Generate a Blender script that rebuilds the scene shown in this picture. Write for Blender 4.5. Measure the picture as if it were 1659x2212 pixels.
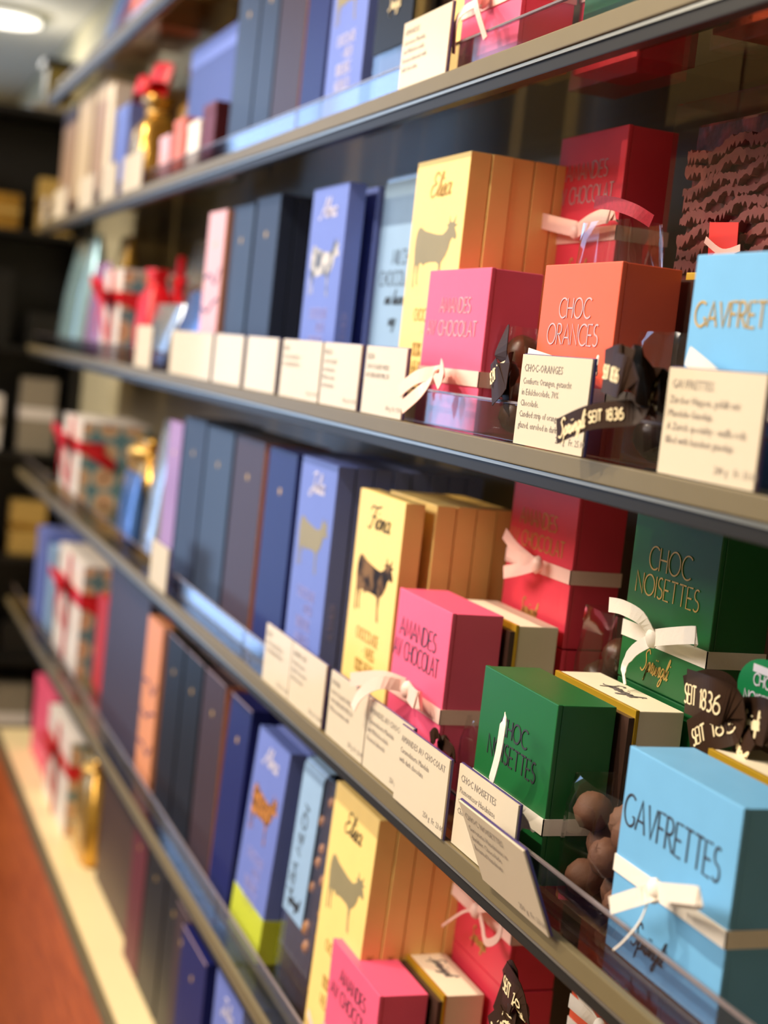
import bpy, bmesh, math, random
from mathutils import Vector, Matrix
random.seed(7)
for o in list(bpy.data.objects): bpy.data.objects.remove(o)
S = bpy.context.scene
COL = S.collection

# ---------------------------------------------------------------- camera
FPX, W, H = 3300.0, 1659.0, 2212.0
EYE = Vector((0.0, -0.37, 1.35))            # camera stands 37 cm in front of the shelf edges
def camera_axes():
    v1 = Vector((-370 - W/2, 655 - H/2, FPX)); a = v1.normalized()
    lean = 0.11
    t = -FPX*FPX/(v1.x*-lean + v1.y)
    g = Vector((-lean*t, t, FPX)).normalized()
    X = -a; Z = -g; Y = Z.cross(X)
    return X, Y, Z
AX, AY, AZ = camera_axes()
right = Vector((AX[0], AY[0], AZ[0])); down = Vector((AX[1], AY[1], AZ[1])); fwd = Vector((AX[2], AY[2], AZ[2]))
cam_d = bpy.data.cameras.new('camera'); cam = bpy.data.objects.new('camera', cam_d); COL.objects.link(cam)
m = Matrix((( right[0], -down[0], -fwd[0], EYE[0]), (right[1], -down[1], -fwd[1], EYE[1]), (right[2], -down[2], -fwd[2], EYE[2]), (0,0,0,1)))
cam.matrix_world = m
cam_d.sensor_fit = 'HORIZONTAL'; cam_d.sensor_width = 36.0; cam_d.lens = 36.0*FPX/W
cam_d.clip_start = 0.02; cam_d.clip_end = 50
cam_d.dof.use_dof = True; cam_d.dof.focus_distance = 0.88; cam_d.dof.aperture_fstop = 7.0
S.camera = cam
S.view_settings.view_transform = 'Standard'; S.view_settings.look = 'None'; S.view_settings.gamma = 1.0
S.view_settings.use_curve_mapping = False
S.view_settings.exposure = 0.0

# survey of the photograph: a ray through a photo point meets the upright plane at depth y, or the level plane at height z
def ray(u, v):
    d = Vector((u - W/2, v - H/2, FPX))
    return Vector((d.dot(AX), d.dot(AY), d.dot(AZ)))
def at(u, v, y):
    d = ray(u, v); return EYE + d*((y - EYE.y)/d.y)
def lev(u, v, z):
    d = ray(u, v); return EYE + d*((z - EYE.z)/d.z)
def depth_to(x, u, v):
    d = ray(u, v); return (EYE + d*((x - EYE.x)/d.x)).y

# ---------------------------------------------------------------- light
wd = bpy.data.worlds.new('world'); S.world = wd; wd.use_nodes = True
wd.node_tree.nodes['Background'].inputs[0].default_value = (1.0, 0.93, 0.84, 1); wd.node_tree.nodes['Background'].inputs[1].default_value = 0.4
def spot(x, y, z, tx, ty, tz, power, size, col=(1.0, 0.80, 0.55), blend=0.6, r=0.012):
    l = bpy.data.lights.new('track_spot', 'SPOT'); l.energy = power; l.color = col; l.spot_size = math.radians(size); l.spot_blend = blend; l.shadow_soft_size = r
    o = bpy.data.objects.new('track_spot', l); COL.objects.link(o); o.location = (x, y, z)
    o.rotation_euler = (Vector((tx, ty, tz)) - Vector((x, y, z))).to_track_quat('-Z', 'Y').to_euler(); return o
def area(x, y, z, tx, ty, tz, power, sx, sy, col):
    l = bpy.data.lights.new('room_light', 'AREA'); l.shape = 'RECTANGLE'; l.size = sx; l.size_y = sy; l.energy = power; l.color = col
    o = bpy.data.objects.new('room_light', l); COL.objects.link(o); o.location = (x, y, z)
    o.rotation_euler = (Vector((tx, ty, tz)) - Vector((x, y, z))).to_track_quat('-Z', 'Y').to_euler(); return o
WARM = (1.0, 0.82, 0.60)
SPOTS = [(-0.95, -1.05, 2.60, -0.75, 0.05, 1.15, 80), (-1.75, -1.05, 2.60, -1.35, 0.05, 1.1, 80), (-2.75, -1.05, 2.60, -2.3, 0.05, 1.1, 76)]
for s in SPOTS: spot(*s[:6], s[6], 62, WARM)
area(-1.6, -1.9, 2.62, -1.3, 0.0, 1.0, 120, 2.8, 1.0, (1.0, 0.88, 0.74))      # added fill light below the ceiling, raises the ambient level
area(-5.35, -1.2, 1.4, 0.0, -0.6, 1.2, 14, 1.4, 2.3, (0.50, 0.68, 1.0))      # daylight through the shop window

# ---------------------------------------------------------------- materials
def nt(name):
    mt = bpy.data.materials.new(name); mt.use_nodes = True
    return mt, mt.node_tree, mt.node_tree.nodes['Principled BSDF']
def lin(c): return tuple(((x/12.92) if x <= 0.04045 else ((x+0.055)/1.055)**2.4) for x in c)
def mat(name, rgb, rough=0.5, metal=0.0, coat=0.0, vary=0.06, scale=40.0, bump=0.0, spec=0.5, sheen=0.0):
    mt, t, b = nt(name)
    c = lin([x/255 for x in rgb])
    n = t.nodes.new('ShaderNodeTexNoise'); n.inputs['Scale'].default_value = scale; n.inputs['Detail'].default_value = 4
    tc = t.nodes.new('ShaderNodeTexCoord'); t.links.new(tc.outputs['Object'], n.inputs['Vector'])
    mx = t.nodes.new('ShaderNodeMix'); mx.data_type = 'RGBA'
    mx.inputs[6].default_value = (*[x*(1-vary) for x in c], 1); mx.inputs[7].default_value = (*[min(1, x*(1+vary)) for x in c], 1)
    if vary > 0.5:
        mr = t.nodes.new('ShaderNodeMapRange'); mr.inputs[1].default_value = 0.42; mr.inputs[2].default_value = 0.58; t.links.new(n.outputs['Fac'], mr.inputs[0]); t.links.new(mr.outputs[0], mx.inputs[0])
    else: t.links.new(n.outputs['Fac'], mx.inputs[0])
    t.links.new(mx.outputs[2], b.inputs['Base Color'])
    b.inputs['Roughness'].default_value = rough; b.inputs['Metallic'].default_value = metal
    b.inputs['Coat Weight'].default_value = coat; b.inputs['Coat Roughness'].default_value = 0.08
    b.inputs['Specular IOR Level'].default_value = spec; b.inputs['Sheen Weight'].default_value = sheen
    if bump:
        bp = t.nodes.new('ShaderNodeBump'); bp.inputs['Strength'].default_value = bump; bp.inputs['Distance'].default_value = 0.002
        t.links.new(n.outputs['Fac'], bp.inputs['Height']); t.links.new(bp.outputs['Normal'], b.inputs['Normal'])
    return mt
def clear(name, tint, rough=0.03, ior=1.5, extra=0.0):
    mt, t, b = nt(name); t.nodes.remove(b); out = t.nodes['Material Output']
    tr = t.nodes.new('ShaderNodeBsdfTransparent'); tr.inputs[0].default_value = (*tint, 1)
    gl = t.nodes.new('ShaderNodeBsdfGlossy'); gl.inputs['Roughness'].default_value = rough; gl.inputs[0].default_value = (1, 1, 1, 1)
    fr = t.nodes.new('ShaderNodeFresnel'); geo = t.nodes.new('ShaderNodeNewGeometry')
    mi = t.nodes.new('ShaderNodeMix'); mi.inputs[2].default_value = ior; mi.inputs[3].default_value = 1/ior      # both sides of a thin sheet reflect alike
    t.links.new(geo.outputs['Backfacing'], mi.inputs[0]); t.links.new(mi.outputs[0], fr.inputs[0])
    ad = t.nodes.new('ShaderNodeMath'); ad.operation = 'ADD'; ad.use_clamp = True; ad.inputs[1].default_value = extra
    t.links.new(fr.outputs[0], ad.inputs[0])
    ms = t.nodes.new('ShaderNodeMixShader'); t.links.new(ad.outputs[0], ms.inputs[0]); t.links.new(tr.outputs[0], ms.inputs[1]); t.links.new(gl.outputs[0], ms.inputs[2])
    t.links.new(ms.outputs[0], out.inputs[0]); return mt
def glow(name, rgb, strength):
    mt, t, b = nt(name); b.inputs['Base Color'].default_value = (*rgb, 1); b.inputs['Emission Color'].default_value = (*rgb, 1); b.inputs['Emission Strength'].default_value = strength; return mt
def wood(name, a, b_, scale=6):
    mt, t, b = nt(name)
    tc = t.nodes.new('ShaderNodeTexCoord'); mp = t.nodes.new('ShaderNodeMapping'); mp.inputs['Scale'].default_value = (1.0, 9.0, 14.0)
    n = t.nodes.new('ShaderNodeTexNoise'); n.inputs['Scale'].default_value = scale; n.inputs['Detail'].default_value = 8; n.inputs['Distortion'].default_value = 1.2
    t.links.new(tc.outputs['Object'], mp.inputs[0]); t.links.new(mp.outputs[0], n.inputs['Vector'])
    r = t.nodes.new('ShaderNodeValToRGB'); r.color_ramp.elements[0].color = (*lin([x/255 for x in a]), 1); r.color_ramp.elements[1].color = (*lin([x/255 for x in b_]), 1)
    r.color_ramp.elements[0].position = 0.3; r.color_ramp.elements[1].position = 0.7
    t.links.new(n.outputs['Fac'], r.inputs[0]); t.links.new(r.outputs[0], b.inputs['Base Color']); b.inputs['Roughness'].default_value = 0.38; return mt
def floral(name):
    mt, t, b = nt(name)
    tc = t.nodes.new('ShaderNodeTexCoord'); mp = t.nodes.new('ShaderNodeMapping'); mp.inputs['Scale'].default_value = (0, 24, 24)
    v = t.nodes.new('ShaderNodeTexVoronoi'); v.inputs['Randomness'].default_value = 0.2; v.inputs['Scale'].default_value = 1.0
    t.links.new(tc.outputs['Object'], mp.inputs[0]); t.links.new(mp.outputs[0], v.inputs['Vector'])
    r = t.nodes.new('ShaderNodeValToRGB'); e = r.color_ramp.elements
    e[0].color = (*lin((0.72, 0.48, 0.36)), 1); e[0].position = 0.10
    e[1].color = (*lin((0.44, 0.60, 0.64)), 1); e[1].position = 0.47
    for p, c in ((0.17, (0.92, 0.76, 0.60)), (0.36, (0.90, 0.74, 0.58)), (0.41, (0.92, 0.88, 0.78))):
        x = e.new(p); x.color = (*lin(c), 1)
    t.links.new(v.outputs['Distance'], r.inputs[0]); t.links.new(r.outputs[0], b.inputs['Base Color']); b.inputs['Roughness'].default_value = 0.4; return mt

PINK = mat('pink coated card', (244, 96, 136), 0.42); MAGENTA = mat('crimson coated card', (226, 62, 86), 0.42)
ORANGE = mat('orange coated card', (238, 98, 66), 0.42); GREEN = mat('green coated card', (24, 100, 50), 0.40); BLUE = mat('sky blue coated card', (112, 178, 228), 0.45)
CREAM = mat('cream card', (238, 226, 200), 0.5); GOLDCARD = mat('gold card edge', (205, 165, 45), 0.35, 0.5)
YELLOW = mat('yellow card', (248, 216, 136), 0.45); YELLOWSIDE = mat('shaded yellow card', (222, 164, 92), 0.45)  # YELLOWSIDE: the yellow with side-face shade put into its colour, unused
PERI = mat('periwinkle card', (104, 122, 200), 0.42); PERIDARK = mat('dark periwinkle card', (66, 80, 146), 0.45)
NAVY = mat('navy card', (24, 30, 94), 0.4, spec=0.35); NAVYDARK = mat('midnight card', (18, 24, 62), 0.4)
SLATE = mat('slate blue card', (44, 54, 76), 0.4, spec=0.35); SLATE2 = mat('pale slate card', (50, 63, 86), 0.4, spec=0.35); BLACKCARD = mat('black card', (19, 20, 24), 0.4, spec=0.3)
PLUM = mat('plum brown card', (60, 44, 50), 0.42, spec=0.35); COPPER = mat('copper card', (190, 120, 88), 0.4); APRICOT = mat('apricot card', (224, 150, 110), 0.42); ROSE = mat('rose card', (226, 178, 190), 0.42)
BROWNCARD = mat('brown card', (66, 44, 36), 0.45); TAUPE = mat('taupe card', (168, 140, 118), 0.5); BISCUIT = mat('biscuit card', (196, 176, 146), 0.5)
LIGHTBLUE = mat('pale blue paper', (142, 176, 216), 0.55); LIME = mat('lime card', (184, 196, 54), 0.45)
FOILGOLD = mat('gold foil', (214, 178, 100), 0.35, 0.35); FOILSILVER = mat('silver foil', (206, 180, 186), 0.4, 0.2); FOILDARK = mat('dark foil', (70, 66, 76), 0.35, 0.3)
BLACKINK = mat('black ink', (36, 32, 30), 0.6); GREYINK = mat('grey ink', (110, 104, 104), 0.7); TYPEINK = mat('soft grey type', (138, 130, 124), 0.7); WHITEINK = mat('white ink', (226, 222, 236), 0.5); LILACINK = mat('lilac ink', (172, 168, 222), 0.5); GOLDINK = mat('ochre ink', (176, 140, 70), 0.5); CREAMINK = mat('cream ink', (240, 222, 180), 0.5); REDINK = mat('red ink', (170, 40, 60), 0.5)
PAPER = mat('card paper', (214, 202, 180), 0.5, coat=0.25, vary=0.02)
WHITERIB = mat('white ribbon', (246, 238, 228), 0.5, vary=0.03, scale=300, bump=0.1); PINKRIB = mat('blush ribbon', (246, 206, 196), 0.5, vary=0.03, scale=300, bump=0.1)
BROWNRIB = mat('brown satin ribbon', (52, 34, 23), 0.45, scale=200, spec=0.15); REDRIB = mat('red ribbon', (214, 22, 36), 0.4)
KHAKI = mat('bronze metal rail', (118, 106, 76), 0.42, 0.15); STEEL = mat('steel bead', (190, 190, 180), 0.3, 0.8); DARKGLASS = mat('smoked glass edge', (40, 38, 34), 0.4, vary=0.03, spec=0.2)
VIOLET = mat('violet acrylic edge', (74, 62, 116), 0.2)
CHOCO = mat('chocolate', (82, 50, 34), 0.35, vary=0.3, scale=60, bump=0.3); DARKCHOC = mat('dark chocolate', (52, 32, 26), 0.3, vary=0.3, scale=60, bump=0.4); TRUF = mat('cocoa truffle', (106, 70, 50), 0.7, vary=0.25, scale=90, bump=0.6); NUTS = mat('roasted hazelnut', (176, 120, 60), 0.45, vary=0.3, scale=50)
WINE = mat('wine red chocolate', (96, 30, 38), 0.4, vary=0.6, scale=70, bump=0.5); WINEPALE = mat('pink dusted ridge', (132, 68, 68), 0.55, vary=0.4, scale=160)
FILMWIN = mat('window film', (142, 134, 104), 0.4, vary=0.15, scale=24, spec=0.2)  # khaki grey puts the film's reflection into the colour
GLASS = clear('shelf glass', (0.74, 0.70, 0.61), 0.03, 1.5); LIPM = clear('clear acrylic lip', (0.86, 0.86, 0.90), 0.04, 1.5, 0.03); FILM = clear('clear film', (0.95, 0.94, 0.94), 0.06, 1.45, 0.05); ACRYL = clear('card sleeve', (0.9, 0.9, 0.94), 0.05, 1.45, 0.04)
LIPEDGE = mat('acrylic edge', (128, 118, 122), 0.25, coat=0.6, vary=0.05); BACKWALL = mat('khaki lacquer', (116, 106, 80), 0.3, vary=0.04, scale=3); WALLM = mat('cream plaster', (206, 198, 164), 0.7, vary=0.03, scale=3); CEILM = mat('ceiling paint', (216, 214, 206), 0.7, vary=0.02, scale=2)
CHERRY = wood('cherry veneer', (160, 74, 34), (222, 116, 62)); FLOORW = wood('oak floor', (96, 66, 44), (140, 100, 66), 3)
BASECREAM = mat('cream laminate', (246, 226, 176), 0.35, vary=0.02)
FLORAL = floral('floral wrapping'); WHITECARD = mat('white card', (236, 228, 222), 0.45); SILVERBAG = mat('silver pouch foil', (190, 200, 210), 0.16, 0.7, vary=0.1, scale=14, bump=0.5); BLUEBAG = mat('blue pouch foil', (86, 130, 206), 0.16, 0.5, vary=0.15, scale=14, bump=0.5); CYANBAG = mat('pale cyan pouch foil', (170, 208, 218), 0.18, 0.5, vary=0.12, scale=14, bump=0.5)
GOLDBAG = mat('gold pouch foil', (206, 160, 70), 0.22, 0.7, vary=0.2, scale=30, bump=0.6); LILACBAG = mat('lilac pouch foil', (190, 150, 204), 0.2, 0.3, vary=0.1, scale=14, bump=0.4); SALMON = mat('salmon card', (204, 110, 92), 0.5); MAROON = mat('maroon card', (96, 30, 44), 0.5); AMBERBOX = mat('amber board', (214, 164, 92), 0.5)
BLACKM = mat('black cabinet', (20, 19, 18), 0.4); BEIGEBOX = mat('beige board', (150, 140, 122), 0.5)

# ---------------------------------------------------------------- mesh helpers
class MB:
    def __init__(s): s.v = []; s.f = []
    def box(s, x0, x1, y0, y1, z0, z1):
        b = len(s.v)
        for z in (z0, z1):
            for x, y in ((x0, y0), (x1, y0), (x1, y1), (x0, y1)): s.v.append((x, y, z))
        for f in ((3, 2, 1, 0), (4, 5, 6, 7), (0, 1, 5, 4), (1, 2, 6, 5), (2, 3, 7, 6), (3, 0, 4, 7)): s.f.append(tuple(b+i for i in f))
        return s
    def prism(s, poly, y0, y1):
        """outline in x,z swept from y0 (front) to y1"""
        b = len(s.v); n = len(poly)
        for y in (y0, y1):
            for x, z in poly: s.v.append((x, y, z))
        s.f.append(tuple(b+i for i in range(n))); s.f.append(tuple(b+n+i for i in reversed(range(n))))
        for i in range(n):
            j = (i+1) % n; s.f.append((b+j, b+i, b+n+i, b+n+j))
        return s
    def strip(s, pts, width, normal=(0, -1, 0), thick=0.0004, wv=None):
        """a ribbon along pts with real thickness"""
        b = len(s.v); n = len(pts); P = [Vector(p) for p in pts]; N0 = Vector(normal)
        for i in range(n):
            t = (P[min(i+1, n-1)] - P[max(i-1, 0)]).normalized()
            w = Vector(wv).normalized() if wv else t.cross(N0)
            if w.length < 1e-5: w = Vector((0, 0, 1))
            w.normalize(); nn = w.cross(t).normalized()
            hw = (width[i] if isinstance(width, (list, tuple)) else width)/2
            for a, c in ((-1, -1), (1, -1), (1, 1), (-1, 1)): s.v.append(tuple(P[i] + w*hw*a + nn*thick*0.5*c))
        for i in range(n-1):
            o = b+4*i
            for k in range(4):
                l = (k+1) % 4; s.f.append((o+k, o+l, o+4+l, o+4+k))
        s.f.append((b+3, b+2, b+1, b)); e = b+4*(n-1); s.f.append((e, e+1, e+2, e+3)); return s
    def ball(s, c, r, seg=14, ring=9, jit=0.0, sq=(1, 1, 1)):
        b = len(s.v)
        for i in range(ring+1):
            th = math.pi*i/ring
            for j in range(seg):
                ph = 2*math.pi*j/seg; rr = r*(1 + random.uniform(-jit, jit))
                s.v.append((c[0]+rr*sq[0]*math.sin(th)*math.cos(ph), c[1]+rr*sq[1]*math.sin(th)*math.sin(ph), c[2]+rr*sq[2]*math.cos(th)))
        for i in range(ring):
            for j in range(seg):
                k = (j+1) % seg; s.f.append((b+i*seg+j, b+(i+1)*seg+j, b+(i+1)*seg+k, b+i*seg+k))
        return s
    def build(s, name, material, parent=None, bevel=0.0, smooth=False, seg=2):
        me = bpy.data.meshes.new(name); me.from_pydata([tuple(v) for v in s.v], [], s.f); me.validate()
        bm = bmesh.new(); bm.from_mesh(me); bmesh.ops.remove_doubles(bm, verts=bm.verts, dist=1e-7)
        if bevel > 0:
            bmesh.ops.bevel(bm, geom=list(bm.edges), offset=bevel, segments=seg, affect='EDGES', profile=0.6)
        bmesh.ops.recalc_face_normals(bm, faces=bm.faces); bm.to_mesh(me); bm.free()
        for p in me.polygons: p.use_smooth = smooth
        mats = material if isinstance(material, (list, tuple)) else [material]
        for q in mats: me.materials.append(q)
        o = bpy.data.objects.new(name, me); COL.objects.link(o)
        if parent: o.parent = parent
        return o
def thing(name, label, cat, loc=(0, 0, 0), rz=0.0, group=None, rx=0.0):
    o = bpy.data.objects.new(name, None); COL.objects.link(o); o.empty_display_size = 0.02
    o.location = loc; o.rotation_euler = (rx, 0, rz); o['label'] = label; o['category'] = cat
    if group: o['group'] = group
    return o
def tag(o, label, cat, group=None):
    o['label'] = label; o['category'] = cat
    if group: o['group'] = group
    return o
def struct(o): o['kind'] = 'structure'; return o
def kids(o): return [c for c in bpy.data.objects if c.parent == o]
def dup(root, loc, label, group=None, rz=None, skip=()):
    r = root.copy(); COL.objects.link(r); r.location = loc; r['label'] = label
    if rz is not None: r.rotation_euler = (r.rotation_euler[0], 0, rz)
    if group: r['group'] = group
    for c in kids(root):
        if c.name.split('.')[0] in skip: continue
        d = c.copy(); COL.objects.link(d); d.parent = r
        for g in kids(c):
            e = g.copy(); COL.objects.link(e); e.parent = d
    return r
ORD = ['first', 'second', 'third', 'fourth', 'fifth', 'sixth', 'seventh', 'eighth', 'ninth', 'tenth', 'eleventh', 'twelfth']

# ---------------------------------------------------------------- lettering
def arc(cx, cy, rx, ry, a0, a1, n=12): return [(cx+rx*math.cos(math.radians(a0+(a1-a0)*i/n)), cy+ry*math.sin(math.radians(a0+(a1-a0)*i/n))) for i in range(n+1)]
CAPS = {
 'A': (.72, [[(0, 0), (.36, 1), (.72, 0)], [(.12, .34), (.60, .34)]]), 'B': (.5, [[(0, 0), (0, 1)], [(0, 1)]+arc(.2, .76, .26, .24, 90, -90)+[(0, .52)], [(0, .52)]+arc(.2, .26, .32, .26, 90, -90)+[(0, 0)]]),
 'C': (.74, [arc(.46, .5, .46, .5, 50, 310, 18)]), 'D': (.68, [[(0, 0), (0, 1)], [(0, 1)]+arc(.14, .5, .54, .5, 90, -90, 14)+[(0, 0)]]),
 'E': (.46, [[(.46, 1), (0, 1), (0, 0), (.46, 0)], [(0, .5), (.4, .5)]]), 'F': (.46, [[(.46, 1), (0, 1), (0, 0)], [(0, .52), (.38, .52)]]),
 'G': (.8, [arc(.46, .5, .46, .5, 52, 318, 18)+[(.80, .34), (.66, .34)]]), 'H': (.62, [[(0, 0), (0, 1)], [(.62, 0), (.62, 1)], [(0, .5), (.62, .5)]]),
 'I': (.04, [[(.02, 0), (.02, 1)]]), 'K': (.55, [[(0, 0), (0, 1)], [(.52, 1), (0, .45), (.55, 0)]]), 'L': (.42, [[(0, 1), (0, 0), (.42, 0)]]),
 'M': (.84, [[(0, 0), (.12, 1), (.42, .15), (.72, 1), (.84, 0)]]), 'N': (.66, [[(0, 0), (0, 1), (.66, 0), (.66, 1)]]), 'O': (.92, [arc(.46, .5, .46, .5, 0, 360, 24)]),
 'R': (.54, [[(0, 0), (0, 1)], [(0, 1)]+arc(.2, .75, .27, .25, 90, -90)+[(0, .5)], [(.16, .5), (.54, 0)]]),
 'S': (.46, [arc(.25, .75, .21, .25, 50, 270, 10)+arc(.22, .25, .24, .25, 90, -140, 10)]), 'T': (.58, [[(0, 1), (.58, 1)], [(.29, 1), (.29, 0)]]),
 'U': (.6, [[(0, 1), (0, .3)]+arc(.3, .3, .3, .3, 180, 360)+[(.6, 1)]]), 'V': (.66, [[(0, 1), (.33, 0), (.66, 1)]]), 'W': (1.0, [[(0, 1), (.25, 0), (.5, .9), (.75, 0), (1, 1)]]),
 ' ': (.34, []), '1': (.2, [[(0, .8), (.16, 1), (.16, 0)]]), '8': (.5, [arc(.25, .75, .2, .25, 0, 360, 14), arc(.25, .26, .25, .26, 0, 360, 14)]),
 '3': (.45, [arc(.2, .76, .22, .24, 130, -90, 10)+arc(.2, .26, .25, .26, 90, -130, 10)]), '6': (.5, [arc(.25, .28, .25, .28, 0, 360, 14), [(.02, .35), (.12, .75), (.38, 1)]]), '0': (.5, [arc(.25, .5, .25, .5, 0, 360, 16)]),
 '%': (.6, [[(.05, 0), (.55, 1)], arc(.12, .8, .12, .18, 0, 360, 10), arc(.48, .2, .12, .18, 0, 360, 10)]), '-': (.4, [[(.02, .48), (.38, .48)]]), '.': (.1, [[(.03, 0), (.03, .06)]]),
}
CURS = {
 'E': (.62, [[(.6, .86), (.42, 1.02), (.2, .95), (.18, .7), (.42, .56), (.14, .46), (.04, .2), (.22, -.02), (.5, .08), (.66, .28)]]),
 'F': (.6, [[(-.12, .8), (.05, 1.0), (.4, .95), (.9, 1.06)], [(.44, .96), (.3, .4), (.14, -.06), (-.1, .0)], [(.12, .5), (.56, .52)]]),
 'A': (.75, [[(-.2, .05), (0, -.05), (.3, .5), (.56, 1.05), (.6, .4), (.68, 0)], [(.12, .38), (.7, .44)]]),
 'J': (.5, [[(.1, .9), (.4, 1.04), (.66, 1.0)], [(.46, 1.0), (.36, .3), (.2, -.2), (-.05, -.18), (.1, .1), (.5, .2)]]),
 'S': (.6, [[(.66, .9), (.45, 1.1), (.2, .9), (.38, .6), (.46, .3), (.25, 0), (-.05, .1)]]),
 'a': (.46, [[(.4, .4), (.2, .5), (.02, .22), (.12, 0), (.3, .12), (.42, .48), (.38, .1), (.46, 0), (.52, .1)]]),
 'e': (.38, [[(.0, .2), (.3, .3), (.26, .5), (.06, .36), (.06, .06), (.2, 0), (.4, .14)]]),
 'i': (.22, [[(.02, .1), (.14, .46), (.1, .08), (.16, 0), (.24, .1)], [(.2, .68), (.22, .74)]]),
 'l': (.24, [[(0, .1), (.26, .7), (.28, 1.0), (.18, .9), (.08, .2), (.14, 0), (.26, .1)]]),
 'm': (.7, [[(.02, 0), (.1, .46), (.08, 0), (.22, .46), (.34, .4), (.32, 0), (.46, .46), (.58, .4), (.58, .05), (.64, 0), (.72, .1)]]),
 'n': (.46, [[(.02, 0), (.1, .46), (.08, 0), (.24, .46), (.34, .4), (.34, .05), (.4, 0), (.48, .1)]]),
 'o': (.4, [[(.24, .5), (.04, .3), (.1, 0), (.28, .1), (.34, .4), (.22, .5), (.3, .38), (.44, .42)]]),
 's': (.32, [[(0, .1), (.18, .5), (.22, .3), (.2, .04), (.06, 0), (.22, 0), (.34, .12)]]),
 'p': (.44, [[(.0, .1), (.12, .46), (.0, -.45), (.14, .4), (.32, .46), (.32, .1), (.14, .02), (.44, .1)]]),
 'r': (.3, [[(.0, .05), (.1, .5), (.2, .44), (.2, .05), (.34, .1)]]),
 'u': (.44, [[(.02, .3), (.1, .46), (.08, .06), (.2, 0), (.34, .4), (.34, .06), (.46, .1)]]),
 'ü': (.44, [[(.02, .3), (.1, .46), (.08, .06), (.2, 0), (.34, .4), (.34, .06), (.46, .1)], [(.14, .7), (.15, .76)], [(.32, .7), (.33, .76)]]),
 'g': (.42, [[(.34, .42), (.12, .46), (.04, .16), (.2, .04), (.36, .46), (.26, -.3), (.06, -.42), (.1, -.15), (.44, .12)]]),
}
def smooth(p, n=4):
    if len(p) < 3: return p
    out = []
    for i in range(len(p)-1):
        a, b, c, d = p[max(i-1, 0)], p[i], p[i+1], p[min(i+2, len(p)-1)]
        for k in range(n):
            t = k/n
            out.append(tuple(0.5*((2*b[j])+(-a[j]+c[j])*t+(2*a[j]-5*b[j]+4*c[j]-d[j])*t*t+(-a[j]+3*b[j]-3*c[j]+d[j])*t**3) for j in (0, 1)))
    out.append(p[-1]); return out
def text_strokes(txt, h, cursive=False, gap=0.14, slant=0.0):
    """pen strokes of one line, centred on 0, baseline z=0"""
    x = 0.0; out = []
    for ch in txt:
        w, st = (CURS if cursive else CAPS).get(ch, (.34, []))
        for p in st:
            q = smooth(p) if cursive else p
            out.append([(x+a+slant*b, b) for a, b in q])
        x += w + (0.0 if cursive else gap)
    x -= gap if not cursive else 0
    return [[((a-x/2)*h, b*h) for a, b in p] for p in out], x*h
def lettering(name, lines, material, parent, y, pen, cursive=False, gap=0.14, slant=0.0, fit=None, sx=1.0, back=False, rot=0.0, wrap=None):
    """lines: (text, x, z baseline, height); printed on the face at depth y"""
    mb = MB()
    for tx, cx, z, h in lines:
        st, w = text_strokes(tx, h, cursive, gap, slant)
        k = (min(1.0, fit/w) if fit else 1.0)*sx
        for p in st:
            pts = []
            for a, b in p:
                X, Z = a*k, b
                if rot: X, Z = X*math.cos(rot)-Z*math.sin(rot), X*math.sin(rot)+Z*math.cos(rot)
                pts.append(wrap(cx+X, z+Z) if wrap else (cx+X, y, z+Z))
            if len(pts) < 2: continue
            mb.strip(pts, pen, thick=0.0002) if not wrap else mb.strip(pts, pen, normal=wrap.n, thick=0.0002)
    return mb.build(name, material, parent)
def side_lettering(name, lines, material, parent, x, pen):
    """reads upwards along the right-hand side face: lines (text, y, z start, height)"""
    mb = MB()
    for tx, y, z, h in lines:
        st, w = text_strokes(tx, h)
        for p in st:
            pts = [(x, y - b, z + a + w/2) for a, b in p]
            if len(pts) > 1: mb.strip(pts, pen, normal=(1, 0, 0), thick=0.0002)
    return mb.build(name, material, parent)
def printed(name, rows, material, parent, y):
    """small type: rows of (text, x left, z baseline, size)"""
    mb_v = []; mb_f = []
    for tx, x, z, size in rows:
        c = bpy.data.curves.new('type', 'FONT'); c.body = tx; c.size = size; c.resolution_u = 1
        o = bpy.data.objects.new('type', c); COL.objects.link(o)
        bpy.context.view_layer.update()
        me = o.evaluated_get(bpy.context.evaluated_depsgraph_get()).to_mesh()
        b = len(mb_v)
        for v in me.vertices: mb_v.append((x+v.co.x, y, z+v.co.y))
        for p in me.polygons: mb_f.append(tuple(b+i for i in p.vertices))
        o.evaluated_get(bpy.context.evaluated_depsgraph_get()).to_mesh_clear()
        bpy.data.objects.remove(o); bpy.data.curves.remove(c)
    mb = MB(); mb.v = mb_v; mb.f = mb_f
    return mb.build(name, material, parent)

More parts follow.
